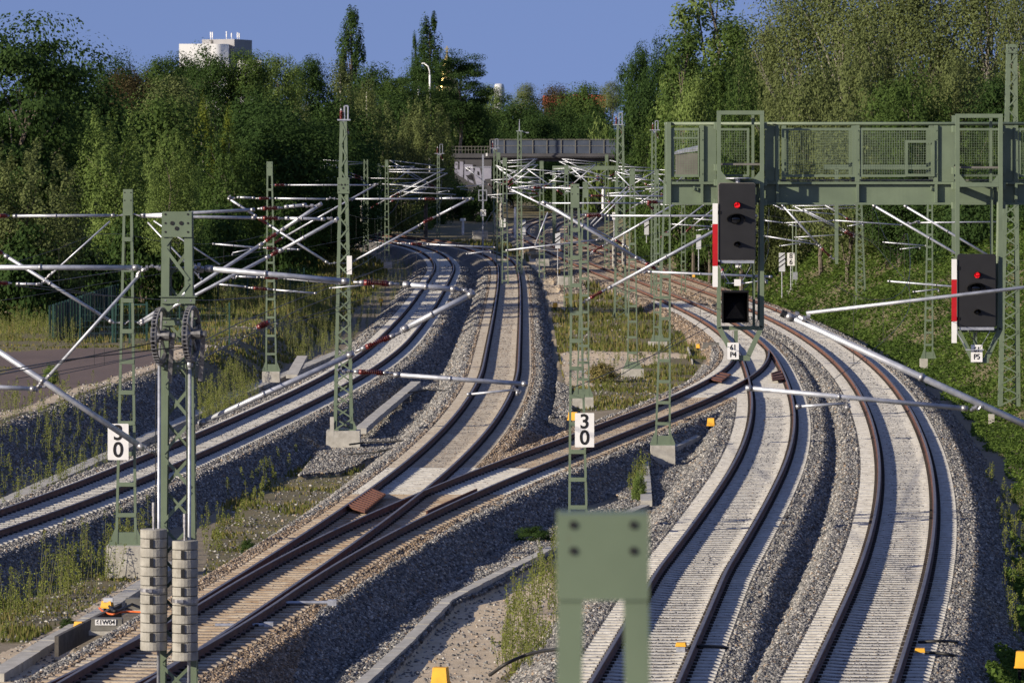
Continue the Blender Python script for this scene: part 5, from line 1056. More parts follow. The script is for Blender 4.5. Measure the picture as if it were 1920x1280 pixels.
# ------------------------------------------------------------------ fences on the left
zf = .2
fs_ = thing('sheet_fence', 'dark green corrugated sheet fence running away beside the trees', 'fence', P(92, 655, 245)); mb = MB(); n = 46; a = np.array(((92 - 960) * .0245, 245)); b = np.array(((214 - 960) * .0283, 283))
for i in range(n):
    t0, t1 = i / n, (i + 1) / n; p, q = a + (b - a) * t0, a + (b - a) * t1; o = .09 if i % 2 else 0; mb.bar((p[0] + o, p[1], 1.05), (q[0] + o, q[1] - .02, 1.05), .04, 1.95, 0, up=(0, 0, 1))
part('sheet', mb, M['green_dk'], fs_)
for t in np.linspace(0, 1, 6): p = a + (b - a) * t; mb = MB(); mb.box((p[0] + .2, p[1], 1.0), (.08, .08, 2.1)); part('post', mb, M['green_dk'], fs_)
def meshfence(label, pts, hgt, gate=False):
    root = thing('mesh_fence', label, 'fence', (pts[0][0], pts[0][1], zf))
    for a, b in zip(pts[:-1], pts[1:]):
        a, b = np.array(a, float), np.array(b, float); Ln = np.linalg.norm(b - a); n = max(1, int(round(Ln / 2.6)))
        mb = MB()
        for i in range(int(Ln / .22) + 1): p = a + (b - a) * min(1, i * .22 / Ln); mb.bar((p[0], p[1], zf), (p[0], p[1], zf + hgt), .009, .009)
        for z in np.arange(zf + .1, zf + hgt + .01, .28): mb.bar((a[0], a[1], z), (b[0], b[1], z), .011, .011, up=(0, 0, 1))
        part('wire_mesh', mb, M['green_dk'], root)
        for i in range(n + 1): p = a + (b - a) * i / n; mb = MB(); mb.box((p[0], p[1], zf + hgt / 2), (.07, .07, hgt + .1)); part('post', mb, M['green_dk'], root)
    return root
meshfence('see through green wire fence in front of the tall grass at left', [((150 - 960) * .0242, 242), ((430 - 960) * .0242, 242)], 2.0)
meshfence('second wire fence crossing the grass behind the anchor mast', [((380 - 960) * .030, 300), ((560 - 960) * .031, 318)], 1.9)
gt = thing('gate', 'green framed gate in the wire fence behind the ladder mast', 'gate', ((240 - 960) * .0244, 244, zf))
for x in (211, 217, 275): mb = MB(); p = ((x - 960) * .0243, 243, 1.2); mb.box(p, (.09, .09, 2.1)); part('gate_post', mb, M['green_dk'], gt)
mb = MB(); [mb.box2(((217 - 960) * .0243, 242.98, z), ((275 - 960) * .0243, 243.03, z + .06)) for z in (.3, 2.1)]; part('frame', mb, M['green_dk'], gt)
mb = MB(); p = P(556, 683, 236); mb.add([(p[0] - .3, 232, -.6), (p[0] + .2, 232, -.6), (p[0] + .4, 238, .0), (p[0] - .05, 238, .0), (p[0] - .3, 232, -.75), (p[0] + .2, 232, -.75), (p[0] + .4, 238, -.15), (p[0] - .05, 238, -.15)], [(0, 1, 2, 3), (7, 6, 5, 4), (0, 4, 5, 1), (1, 5, 6, 2), (2, 6, 7, 3), (3, 7, 4, 0)]); solo('concrete_slab', mb, M['concrete'], 'concrete slab lying on the sandy heap right of the slim ladder mast', 'concrete slab')

# ------------------------------------------------------------------ vegetation
def leafquads(Pt, size, rs, up=.35, flat=None, aspect=.62):
    n = len(Pt); nrm = rs.normal(size=(n, 3)); nrm[:, 2] = np.abs(nrm[:, 2]) + up
    if flat is not None: nrm = nrm * .55 + flat
    nrm /= np.linalg.norm(nrm, axis=1)[:, None]; t = rs.normal(size=(n, 3)); u = np.cross(nrm, t); u /= np.linalg.norm(u, axis=1)[:, None] + 1e-9; v = np.cross(nrm, u)
    s = size * rs.uniform(.6, 1.35, n); s = s[:, None]
    V = np.stack([Pt - u * s * .5, Pt - v * s * .5 * aspect, Pt + u * s * .5, Pt + v * s * .5 * aspect], 1).reshape(-1, 3)
    return V, np.arange(n * 4).reshape(n, 4)
def crown_pts(kind, h, r, rs, nleaf):
    """leaf positions of a crown h high (ground to top) and r in radius"""
    C = []; W_ = []; S_ = []
    if kind == 'round':
        n = 85; b = .16 * h
        d = rs.normal(size=(n, 3)); d /= np.linalg.norm(d, axis=1)[:, None]; q = rs.uniform(.25, 1, n) ** .5; d *= q[:, None]
        lob = 1 + .22 * np.sin(3 * np.arctan2(d[:, 1], d[:, 0]) + rs.rand() * 6) * (d[:, 2] < .7)
        C = np.stack([d[:, 0] * r * .82 * lob, d[:, 1] * r * .82 * lob, b + (h * .93 - b) * (.5 + .47 * d[:, 2])], 1); S_ = np.tile([r * .17, r * .17, h * .052], (n, 1)) * rs.uniform(.6, 1.4, (n, 1))
    elif kind == 'poplar':
        n = 90; t = rs.uniform(.05, 1, n); prof = np.where(t < .2, .5 + t * 2.2, np.clip(1.12 - .95 * (t - .2) ** 1.5, .12, 1)); a = rs.uniform(0, 6.28, n); q = rs.uniform(.2, .95, n) ** .6
        C = np.stack([np.cos(a) * r * prof * q, np.sin(a) * r * prof * q, h * (.04 + .93 * t)], 1); S_ = np.tile([r * .14, r * .14, h * .035], (n, 1)) * rs.uniform(.6, 1.3, (n, 1))
    elif kind == 'locust':
        n = 70; d = rs.normal(size=(n, 3)); d /= np.linalg.norm(d, axis=1)[:, None]; d *= (rs.uniform(.3, 1, n) ** .5)[:, None]
        C = np.stack([d[:, 0] * r * .88, d[:, 1] * r * .88, h * (.56 + .38 * d[:, 2])], 1); S_ = np.tile([r * .21, r * .21, h * .022], (n, 1)) * rs.uniform(.6, 1.4, (n, 1))
    elif kind == 'birch':
        n = 110; t = rs.uniform(0, 1, n); a = rs.uniform(0, 6.28, n); prof = np.sin(np.pi * np.clip(.16 + .84 * t, 0, 1)) ** .7; q = rs.uniform(.2, 1, n) ** .5
        C = np.stack([np.cos(a) * r * prof * q * .9, np.sin(a) * r * prof * q * .9, h * (.2 + .76 * t)], 1); S_ = np.tile([r * .09, r * .09, h * .05], (n, 1)) * rs.uniform(.5, 1.5, (n, 1))
    elif kind == 'aspen':                                      # many upright leafy shoots
        C = []; S_ = []
        for i in range(26):
            a = rs.uniform(0, 6.28); q = rs.uniform(0, 1) ** .5 * r * .86; hh = h * (1 - .42 * (q / r) ** 1.6) * rs.uniform(.82, 1.0)
            for t in np.linspace(.1, 1, 13): C.append((math.cos(a) * q * (.75 + .25 * t) + rs.normal() * .08 * r, math.sin(a) * q * (.75 + .25 * t) + rs.normal() * .08 * r, hh * t * .98)); w = r * .15 * (1.12 - t * .92); S_.append((w, w, h * .03))
        C = np.array(C); S_ = np.array(S_)
    elif kind == 'airy':
        n = 130; t = rs.uniform(0, 1, n); a = rs.uniform(0, 6.28, n); prof = np.sin(np.pi * np.clip(.12 + .80 * t, 0, 1)) ** .6; q = rs.uniform(.1, 1, n) ** .5
        C = np.stack([np.cos(a) * r * prof * q, np.sin(a) * r * prof * q, h * (.14 + .83 * t)], 1); S_ = np.tile([r * .20, r * .20, h * .055], (n, 1)) * rs.uniform(.6, 1.6, (n, 1))
    elif kind == 'bush':
        n = 55; d = rs.normal(size=(n, 3)); d[:, 2] = np.abs(d[:, 2]); d /= np.linalg.norm(d, axis=1)[:, None]; d *= (rs.uniform(.3, 1, n) ** .5)[:, None]
        C = np.stack([d[:, 0] * r * .85, d[:, 1] * r * .85, h * (.05 + .85 * d[:, 2])], 1); S_ = np.tile([r * .16, r * .16, h * .08], (n, 1)) * rs.uniform(.6, 1.4, (n, 1))
    k = rs.randint(0, len(C), nleaf); off = rs.normal(size=(nleaf, 3)); off *= np.minimum(1, 1.9 / np.linalg.norm(off, axis=1))[:, None]
    return C[k] + off * S_[k], C, k
def make_tree(kind, h, r, leaf, nleaf, seed, lmat, bmat='bark', limbs=14):
    rs = np.random.RandomState(seed); Pt, C, k = crown_pts(kind, h, r, rs, nleaf); o1 = Pt - C[k]; o1 /= np.linalg.norm(o1, axis=1)[:, None] + 1e-6; o2 = (Pt - np.array((0, 0, h * .5))) / np.array((r, r, h * .5)); o2 /= np.linalg.norm(o2, axis=1)[:, None] + 1e-6
    V, Q = leafquads(Pt, leaf, rs, 0, o1 * .75 + o2 * .65)
    tone = np.clip(rs.rand(len(C))[k] * .5 + rs.rand(len(Pt)) * .5, 0, 1)
    crown = fastmesh('crown', V, Q, M[lmat], {'tone': ('FACE', tone)})
    mb = MB(); rt = .018 * h + .04; topz = h * (.9 if kind in ('poplar', 'airy', 'birch') else .62); pts = [np.array((rs.normal() * .012 * h * (i > 0), rs.normal() * .012 * h * (i > 0), topz * i / 6)) for i in range(7)]
    if kind not in ('poplar', 'airy', 'birch', 'bush'): mb.tube([(0, 0, -1.3 * h), (0, 0, .01)], [rt * 1.25, rt], 7)
    mb.tube(pts, [rt * (1 - .8 * i / 6) for i in range(7)], 7)
    for i in rs.choice(len(C), min(limbs, len(C)), replace=False):
        e = C[i]; j = min(5, max(1, int(e[2] / topz * 6) - 2)); s = pts[j]; m_ = (s + e) / 2 + np.array((0, 0, .04 * h)); rr = rt * (.42 - .05 * j); mb.tube([s, m_, e], [rr, rr * .6, rr * .2], 5)
    hr = np.percentile(Pt[:, 2], 98.8); rr_ = np.percentile(np.hypot(Pt[:, 0], Pt[:, 1]), 93)
    return dict(crown=crown, trunk=mb.mesh('trunk', M[bmat]), h=hr, r=rr_)
PROT = {}
M['lf_grass'] = leafmat('grass_blades', (.150, .170, .045), (.070, .085, .025))
M['greybark'] = simple('grey_stem_bark', (.30, .28, .25), (.17, .155, .135), 3, .85)
def proto(key, *a, **k): PROT[key] = make_tree(*a, **k)
proto('oak', 'round', 13, 4.6, .26, 17000, 21, 'lf_dark'); proto('oak2', 'round', 12, 4.2, .26, 15000, 22, 'lf_mid'); proto('oak3', 'round', 12, 4.4, .26, 15000, 23, 'lf_dark')
proto('maple', 'round', 11, 4.0, .24, 15000, 24, 'lf_bright'); proto('brown', 'round', 11, 4.0, .24, 12000, 25, 'lf_brown'); proto('oliv', 'round', 11, 4.2, .22, 14000, 26, 'lf_olive')
proto('lomb', 'poplar', 26, 2.7, .32, 20000, 31, 'lf_dark'); proto('poplar', 'poplar', 20, 4.2, .27, 20000, 32, 'lf_bright'); proto('poplar2', 'poplar', 18, 3.2, .26, 14000, 33, 'lf_mid')
proto('locust', 'locust', 17, 6.5, .28, 30000, 41, 'lf_dark', limbs=24); proto('birch', 'birch', 14, 2.9, .20, 13000, 51, 'lf_olive', bmat='birchbark'); proto('birchy', 'birch', 12, 2.3, .19, 10000, 52, 'lf_yellow', bmat='birchbark')
proto('aspen', 'aspen', 12, 4.6, .17, 26000, 61, 'lf_bright'); proto('aspen2', 'aspen', 11, 4.0, .19, 20000, 62, 'lf_mid'); proto('willow', 'aspen', 12, 4.6, .20, 22000, 63, 'lf_olive')
proto('airy', 'airy', 17, 4.2, .185, 34000, 71, 'lf_olive', bmat='greybark', limbs=40); proto('airy2', 'airy', 16, 4.0, .185, 30000, 72, 'lf_olive', bmat='greybark', limbs=40)
proto('bush', 'bush', 3.6, 2.8, .20, 7000, 81, 'lf_mid'); proto('bushy', 'bush', 3.2, 2.6, .19, 6000, 82, 'lf_bright'); proto('bushd', 'bush', 4, 3.2, .22, 7000, 83, 'lf_dark')
TR = np.random.RandomState(99)
def tree(key, x, ytop, wpx, D, label=None, group=None, zb=None, name='tree', cat='tree', thin=1.0):
    """tree whose top shows at (x, ytop) and whose crown is wpx wide at distance D"""
    p = PROT[key]; X = (x - 960) * D / F; zb = -1.0 if zb is None else zb; zt = H - (ytop - YH) * D / F; sz = (zt - zb) / p['h']; sx = wpx * D / F / (2 * p['r'])
    if key[:4] not in ('lomb', 'popl', 'airy', 'birc', 'bush'): s0 = sz; sz = min(sz, (1.22 if x < 1150 else 2.3) * sx); zb += (s0 - sz) * p['h']
    root = thing(name, label or 'tree', cat, (X, D, zb), group); rz = TR.uniform(0, 6.28)
    root.rotation_euler = (0, 0, rz); root.scale = (sx, sx, sz)
    for nm in ('trunk', 'crown'): o = bpy.data.objects.new(nm, p[nm]); COL.objects.link(o); o.parent = root
    return root
TL = [
 # left wood, near edge
 ('locust', 28, 55, 300, 300, 'huge dark spreading tree at the left edge, tallest of the near wood'), ('aspen', 215, 232, 210, 296, 'big bright green aspen thicket in front of the left wood'), ('aspen', 318, 262, 120, 288, 'lower bright aspen right of the big aspen thicket'),
 ('willow', 52, 285, 220, 272, 'grey green sallow at the left edge below the huge dark tree'), ('oak', 140, 112, 230, 360, 'dark round tree right of the huge spreading one'), ('oak3', 45, 250, 230, 330, 'deep green tree in the shade under the huge dark tree'),
 ('oak2', 120, 215, 190, 320, 'mid green tree between the huge dark tree and the aspens'), ('brown', 232, 140, 120, 430, 'brownish crowned tree left of the white building'), ('oliv', 330, 152, 150, 420, 'olive brown tree in front of the white building'),
 ('oak', 215, 112, 110, 520, 'dark crown on the skyline left of the brownish tree'), ('oak2', 300, 114, 100, 540, 'green crown on the skyline just left of the white building'), ('oak3', 350, 108, 105, 575, 'dark crown in front of the left half of the white building'), ('oak', 398, 98, 115, 560, 'dark crown overlapping the foot of the white building'),
 ('oak2', 465, 99, 90, 560, 'green crown under the grey tower block'), ('maple', 520, 108, 90, 600, 'lighter green crown on the skyline right of the grey tower'), ('oak3', 575, 112, 90, 620, 'dark crown on the skyline left of the lone poplar'),
 ('oak3', 500, 190, 210, 470, 'dark full tree behind the pale hanging birch'), ('birchy', 380, 200, 62, 400, 'yellow green birch with a pale trunk in the left wood'), ('birchy', 428, 214, 48, 395, 'smaller yellow green birch beside the taller one'),
 ('oak2', 300, 190, 200, 390, 'mid green tree behind the yellow green birch'), ('aspen2', 430, 268, 150, 350, 'soft green thicket under the yellow green birches'), ('birch', 562, 203, 70, 520, 'pale hanging birch left of the lattice mast'),
 ('oak', 480, 300, 150, 420, 'dark low tree behind the slim ladder mast'), ('oak3', 390, 330, 130, 380, 'shaded dark tree right of the bright aspens'), ('oak2', 590, 265, 90, 520, 'green tree below the pale hanging birch'),
 ('birch', 640, 122, 95, 660, 'tall pale birch left of the lone poplar foot'), ('lomb', 658, 26, 64, 760, 'tallest lone Lombardy poplar against the sky'), ('oak3', 700, 128, 100, 740, 'dark tree at the foot of the lone poplar'),
 ('birch', 688, 160, 70, 640, 'pale slim birch right of the lone poplar'), ('willow', 715, 208, 150, 600, 'broad grey green willow behind the tall lattice mast'), ('willow', 798, 196, 110, 590, 'grey green willow left of the bridge'),
 ('birchy', 655, 262, 26, 560, 'narrow bright shoot beside the tall lattice mast'), ('lomb', 805, 37, 58, 800, 'right one of the two poplars beside the gold cross'), ('lomb', 778, 72, 18, 810, 'narrow left one of the two poplars beside the gold cross'),
 ('locust', 800, 118, 120, 780, 'dark spreading tree behind the street lamps'), ('locust', 862, 104, 110, 770, 'dark spreading tree right of the street lamps, below the gold cross'), ('oak', 845, 160, 150, 795, 'dense dark tree above the bridge end'),
 ('oak3', 742, 180, 130, 690, 'dark full tree behind the willows, shading the bridge end'), ('oak2', 802, 168, 100, 722, 'dark green tree hiding the foot of the street lamps'), ('oak', 40, 150, 230, 306, 'dark tree filling the space under the huge spreading one'), ('oak2', 745, 150, 70, 720, 'dark green tree between the poplar pairs'), ('maple', 925, 165, 70, 900, 'light green crown under the small white dome'), ('oliv', 985, 160, 62, 920, 'olive crown on the skyline right of the small dome'),
 ('brown', 1046, 163, 74, 930, 'brown red crown before the red roof'), ('oak2', 1095, 162, 96, 880, 'green crown between the two red roof pieces'), ('oliv', 1148, 155, 44, 860, 'pale crown right of the red roof'),
 ('oak3', 960, 195, 120, 860, 'dark tree right above the bridge barrier, left half'), ('oak', 1040, 200, 130, 850, 'dark tree right above the bridge barrier, middle'), ('oak3', 1110, 210, 110, 840, 'dark tree right above the bridge barrier, right half'),
 ('bushy', 1130, 238, 70, 790, 'bright yellow green bush peeping over the bridge barrier'), ('oak2', 880, 190, 90, 800, 'dark green tree over the bridge railing'),
 # right bank
 ('oak3', 1195, 92, 70, 560, 'dark pointed tree at the left end of the right wood'), ('oak', 1245, 82, 80, 540, 'dark crown behind the tall bright poplar'), ('oak', 1205, 150, 110, 500, 'dense dark tree right of the bridge'),
 ('poplar', 1335, -40, 215, 430, 'very tall bright poplar cut by the top edge'), ('poplar2', 1288, 62, 130, 420, 'bright green poplar left of the tallest one'), ('poplar2', 1380, 45, 120, 425, 'green poplar leaning against the tallest one on its right'),
 ('maple', 1300, 150, 100, 395, 'bright green tree above the left end of the gantry'), ('aspen2', 1215, 232, 100, 470, 'green thicket right of the bridge barrier'), ('oak', 1400, 110, 80, 410, 'shaded dark tree right of the bright poplars'),
 ('aspen2', 1390, 125, 110, 370, 'green tree behind the left signal hoop'), ('airy', 1500, -40, 215, 390, 'thin leaved tree left of the airy grove top'), ('airy2', 1580, -70, 215, 385, 'airy pale stemmed tree in the middle of the top right grove'),
 ('airy', 1670, -80, 215, 380, 'airy tree right of the middle in the top right grove'), ('airy2', 1760, -80, 215, 378, 'airy tree left of the tallest mast top'), ('airy', 1850, -80, 215, 376, 'airy tree behind the tallest mast top'), ('airy2', 1925, -60, 120, 372, 'airy tree cut by the top right corner'),
 ('airy2', 1465, 70, 90, 400, 'sparse low tree in the notch of sky'), ('brown', 1440, 50, 50, 420, 'brownish thin crown under the notch of sky'),
 ('willow', 1630, 62, 170, 350, 'broad olive willow in the middle of the right slope'), ('oliv', 1540, 130, 140, 355, 'olive tree above the gantry between its hoops'), ('aspen2', 1720, 140, 150, 340, 'dark green thicket left of the tallest mast'),
 ('oak2', 1690, 160, 170, 345, 'dark green tree above the gantry left of the right hoop'), ('oliv', 1800, 110, 130, 345, 'olive tree behind the right hoop'), ('oak3', 1880, 150, 130, 340, 'shaded dark tree right of the tallest mast'), ('aspen2', 1930, 110, 90, 335, 'green thicket at the right edge beyond the gantry'),
 ('willow', 1470, 190, 140, 378, 'grey green thicket above the gantry right of the left hoop'), ('oliv', 1590, 215, 150, 335, 'olive bush seen through the mesh panels'), ('oak3', 1560, 300, 90, 362, 'dark bush below the mesh panels on the bank top'), ('oak', 1690, 330, 150, 330, 'dark bush on the bank top left of the right signal'),
 ('aspen2', 1830, 250, 150, 320, 'green bush behind the right hoop and mesh'), ('oak2', 1330, 250, 110, 390, 'green bush behind the left end of the gantry'), ('oliv', 1420, 290, 110, 370, 'olive bush behind the left signal hoop')]
def bank_z(x, D): return float(base_h(np.array([(x - 960) * D / F]), np.array([D]))[0]) - .3
for key, x, yt, w, D, lab in TL: tree(key, x, yt, w, D, lab, zb=bank_z(x, D), group='trees of the left wood' if x < 1150 else 'trees of the right wood')
# shrubs in front of the woods
SH = [('bushd', 40, 430, 190, 270, 'dark shrub left of the sheet fence'), ('bushd', 150, 440, 170, 285, 'dark shrub behind the sheet fence'), ('bushd', 265, 405, 150, 292, 'dark shrub behind the ladder mast and gate'), ('bush', 340, 420, 140, 300, 'shrub right of the anchor mast'),
 ('bushd', 420, 395, 150, 330, 'dark shrub between the anchor mast and slim ladder mast'), ('bushd', 520, 385, 150, 380, 'dark shrub behind the slim ladder mast'), ('bush', 600, 345, 90, 520, 'green shrub left of the lattice mast head'), ('bushy', 690, 355, 90, 610, 'yellow green shrub behind the far left rails'),
 ('bush', 640, 372, 100, 560, 'green shrub behind the tall lattice mast'), ('bushd', 760, 345, 110, 660, 'dark shrub below the grey green willows'), ('bushd', 848, 330, 66, 718, 'dark shrub at the left foot of the graffiti'), ('bushd', 900, 352, 70, 714, 'dark shrub under the graffiti wall'), ('bushd', 870, 348, 60, 722, 'dark shrub in the middle below the graffiti'), ('bushd', 806, 345, 70, 690, 'dark shrub left of the graffiti wall'), ('bushy', 775, 385, 70, 640, 'small bright shrub at the bend of the left rails'),
 ('bush', 1245, 330, 110, 480, 'green shrub left of the gantry end'), ('bush', 1330, 380, 110, 420, 'shrub behind the left signal head'), ('bushd', 1400, 385, 110, 380, 'dark shrub on the slope right of the left signal')]
for key, x, yt, w, D, lab in SH: tree(key, x, yt, w, D, lab, zb=bank_z(x, D), group='shrubs before the woods', name='shrub', cat='shrub')
# the depth of the woods behind the separate trees, one mass
def wood(name, label, spots, key):
    src = [o for o in COL.objects if o.data is PROT[key]['crown']][0]; n = len(spots); V = np.array([(q[0], q[1], q[2]) for q in spots], np.float32)
    me = bpy.data.meshes.new(name); me.vertices.add(n); me.vertices.foreach_set('co', V.ravel())
    a = me.attributes.new('sc', 'FLOAT_VECTOR', 'POINT'); a.data.foreach_set('vector', np.array([(q[3], q[3], q[4]) for q in spots], np.float32).ravel())
    a = me.attributes.new('rz', 'FLOAT', 'POINT'); a.data.foreach_set('value', np.array([q[5] for q in spots], np.float32))
    o = link(name, me); ng = bpy.data.node_groups.new(name, 'GeometryNodeTree'); ng.interface.new_socket('Geometry', in_out='INPUT', socket_type='NodeSocketGeometry'); ng.interface.new_socket('Geometry', in_out='OUTPUT', socket_type='NodeSocketGeometry')
    gi, go = ng.nodes.new('NodeGroupInput'), ng.nodes.new('NodeGroupOutput'); oi = ng.nodes.new('GeometryNodeObjectInfo'); oi.inputs['Object'].default_value = src; oi.transform_space = 'ORIGINAL'; oi.inputs['As Instance'].default_value = True
    ip = ng.nodes.new('GeometryNodeInstanceOnPoints'); na = ng.nodes.new('GeometryNodeInputNamedAttribute'); na.data_type = 'FLOAT_VECTOR'; na.inputs['Name'].default_value = 'sc'; nr = ng.nodes.new('GeometryNodeInputNamedAttribute'); nr.data_type = 'FLOAT'; nr.inputs['Name'].default_value = 'rz'
    cx = ng.nodes.new('ShaderNodeCombineXYZ'); ng.links.new(nr.outputs[0], cx.inputs[2]); ng.links.new(gi.outputs[0], ip.inputs['Points']); ng.links.new(oi.outputs['Geometry'], ip.inputs['Instance']); ng.links.new(cx.outputs[0], ip.inputs['Rotation']); ng.links.new(na.outputs[0], ip.inputs['Scale']); ng.links.new(ip.outputs[0], go.inputs[0])
    md = o.modifiers.new('scatter', 'NODES'); md.node_group = ng; tag(o, label, 'wood', kind='stuff'); return o
rs = np.random.RandomState(5)
def spots(n, x0, x1, d0, d1, yt0, yt1, h, r, wm):
    out = []
    for i in range(n):
        D = rs.uniform(d0, d1); x = rs.uniform(x0, x1); yt = rs.uniform(yt0, yt1); zb = bank_z(x, D); zt = H - (yt - YH) * D / F; w = wm * rs.uniform(.8, 1.25); sx = w / (2 * r); sz = min(max(.25, (zt - zb) / h), 1.25 * sx); out.append(((x - 960) * D / F, D, zt - sz * h, sx, sz, rs.uniform(0, 6.28)))
    return out
wood('left_wood', 'dense dark wood filling the depth behind the left trees', spots(90, -60, 640, 400, 640, 150, 330, 13, 4.6, 9) + spots(24, 600, 735, 620, 720, 200, 330, 13, 4.6, 8) + spots(34, 850, 1220, 790, 900, 190, 290, 13, 4.6, 9), 'oak')
wood('bank_shrubs', 'dark shrubs closing the foot of the right wood along the bank top', [(q[0], q[1], bank_z(q[0] * F / q[1] + 960, q[1]), q[3], q[3] * 1.1, q[5]) for q in spots(300, 1250, 1990, 300, 420, 250, 300, 4, 3.2, 5) if float(dtr('5', np.array([q[0]]), np.array([q[1]]))[0]) > 11.5] , 'bushd')
wood('right_wood', 'dense wood filling the depth behind the right bank trees', spots(70, 1300, 1980, 400, 560, 60, 300, 12, 4.2, 7), 'oak2')
# creeper and herbs on the bank, weeds, grass: uncountable leaves
def scatter_leaves(name, label, X, D, Z, size, lm, rs, flat=None, cat='undergrowth', up=.5, tone=None, dsz=None):
    V, Q = leafquads(np.stack([X, D, Z], 1), size if dsz is None else size * np.clip(dsz / 230, .75, 1.6), rs, up, flat); o = link(name, fastmesh(name, V, Q, M[lm], {'tone': ('FACE', rs.rand(len(X)) if tone is None else tone)})); return tag(o, label, cat, kind='stuff')
rs = np.random.RandomState(8); n = 900000; D = np.exp(rs.uniform(math.log(92), math.log(440), n)); X = rs.uniform(-.02, .108, n) * D; d5 = dtr('5', X, D)
cl = vnoise(X, D, 1.6, 21) * .6 + vnoise(X, D, 5, 22) * .4; keep = (d5 > np.where(D < 135, 2.0, 2.75) + vnoise(X, D, 3, 23) * np.where(D < 135, 1.7, .9)) & (d5 < 22) & (rs.rand(n) < .55 + cl)
X, D, d5, cl = X[keep], D[keep], d5[keep], cl[keep]; n = len(X); lump = np.clip(vnoise(X, D, 1.3, 24) - .25, 0, 1) * .8 + np.clip(vnoise(X, D, 3.2, 25) - .35, 0, 1) * 3.4
Z = ground_z(X, D) + rs.rand(n) ** .7 * (.12 + lump * np.clip((d5 - 3.5) / 2, .2, 1))
scatter_leaves('creeper', 'dense green creeper and herbs covering the right bank', X, D, Z, .15, 'lf_ivy', rs, up=.8, cat='creeper', dsz=D, tone=np.clip(cl * 1.0 - .12 + rs.normal(size=n) * .22, 0, 1))
def blades(name, label, X, D, hgt, wid, lm, rs, lean=.25, cat='grass', k=1):
    n = len(X); Z = ground_z(X, D) - .03; a = rs.uniform(0, 6.28, n); L_ = hgt; dx, dy = np.cos(a) * lean * L_ * rs.rand(n), np.sin(a) * lean * L_ * rs.rand(n); w = wid * rs.uniform(.6, 1.3, n); b = rs.uniform(-.8, .8, n); ux, uy = np.cos(b) * w, np.sin(b) * w
    V = np.stack([np.stack([X - ux, D - uy, Z], 1), np.stack([X + ux, D + uy, Z], 1), np.stack([X + ux * .6 + dx * .5, D + uy * .6 + dy * .5, Z + L_ * .6], 1), np.stack([X + dx, D + dy, Z + L_], 1)], 1).reshape(-1, 3)
    cl = vnoise(X, D, 2.0, 31); o = link(name, fastmesh(name, V, np.arange(n * 4).reshape(n, 4), M[lm], {'tone': ('FACE', np.clip(cl * .7 + rs.rand(n) * .4 - .05, 0, 1))})); return tag(o, label, cat, kind='stuff')
def in_any(X, D, polys): m = np.zeros(len(X), bool); [m.__ior__(inpoly(X, D, q)) for q in polys]; return m
rs = np.random.RandomState(12); n = 900000; D = np.exp(rs.uniform(math.log(93), math.log(560), n)); X = rs.uniform(-.112, .06, n) * D
bal, sand, grass, br, path = cover(X, D); gg = (grass > .5) & (bal < .35) & (sand < .5) & (path < .5) & (dtr('5', X, D) < 3); cl = vnoise(X, D, 2.4, 41) * .55 + vnoise(X, D, .8, 42) * .45; dn = np.where((D < 215) & (dtr('1', X, D) < -4), .22, np.where(D < 200, .6, .7)); ok = gg & (cl > .40) & (rs.rand(n) < (cl - .34) * 2.2 * dn)
Xg, Dg = X[ok], D[ok]; print('grass', len(Xg)); half = rs.rand(len(Xg)) < .6
hh = (.035 + .17 * vnoise(Xg, Dg, 3.1, 43) ** 1.5 + .09 * np.clip((Dg - 190) / 90, 0, 1)) * rs.uniform(.5, 1.3, len(Xg)) * (1 + np.clip((Dg - 200) / 250, 0, 1))
blades('grass', 'rough green grass tufts between and beside the tracks', Xg[half], Dg[half], hh[half], .022 * (1 + Dg[half] / 220), 'lf_grass', rs)
blades('dry_grass', 'dry straw coloured grass among the green tufts', Xg[~half], Dg[~half], hh[~half] * 1.15, .018 * (1 + Dg[~half] / 220), 'lf_dry', rs)
# tall goldenrod-like weeds in drifts
DR = [([(0, 1010), (70, 1085), (190, 1032), (290, 1000), (290, 1062), (180, 1125), (60, 1185), (-20, 1215), (-20, 1010)], 150, .95, -.95), ([(0, 800), (120, 780), (250, 770), (230, 838), (120, 885), (0, 935)], 170, .85, -.4), ([(375, 1010), (420, 905), (500, 870), (560, 860), (480, 960), (390, 1050)], 46, .6, -.9),
 ([(370, 735), (440, 690), (490, 715), (430, 775), (370, 785)], 260, 1.0, -.3), ([(930, 1255), (960, 1130), (1010, 1050), (1055, 1030), (1050, 1190), (990, 1275)], 130, .8, -.9), ([(540, 570), (600, 560), (640, 590), (640, 640), (560, 668), (520, 640)], 420, 1.1, -.4), ([(380, 560), (560, 520), (640, 540), (600, 580), (420, 640)], 500, 1.0, .2),
 ([(640, 560), (730, 500), (770, 470), (780, 520), (720, 580), (650, 640)], 300, .9, -.6), ([(1180, 860), (1195, 830), (1212, 860), (1215, 935), (1180, 930)], 36, .7, -.7), ([(1060, 600), (1130, 570), (1230, 620), (1300, 660), (1290, 705), (1120, 765), (1105, 700)], 260, .55, -.7), ([(1260, 480), (1400, 470), (1460, 540), (1420, 545), (1330, 510)], 200, .7, -.3), ([(0, 580), (90, 600), (160, 650), (0, 655)], 300, 1.0, .3), ([(1840, 860), (1925, 900), (1925, 1290), (1870, 1200), (1850, 1000)], 60, .6, -.2)]
LV, TONE = [], []; SV = MB(); rs = np.random.RandomState(77); dark = []
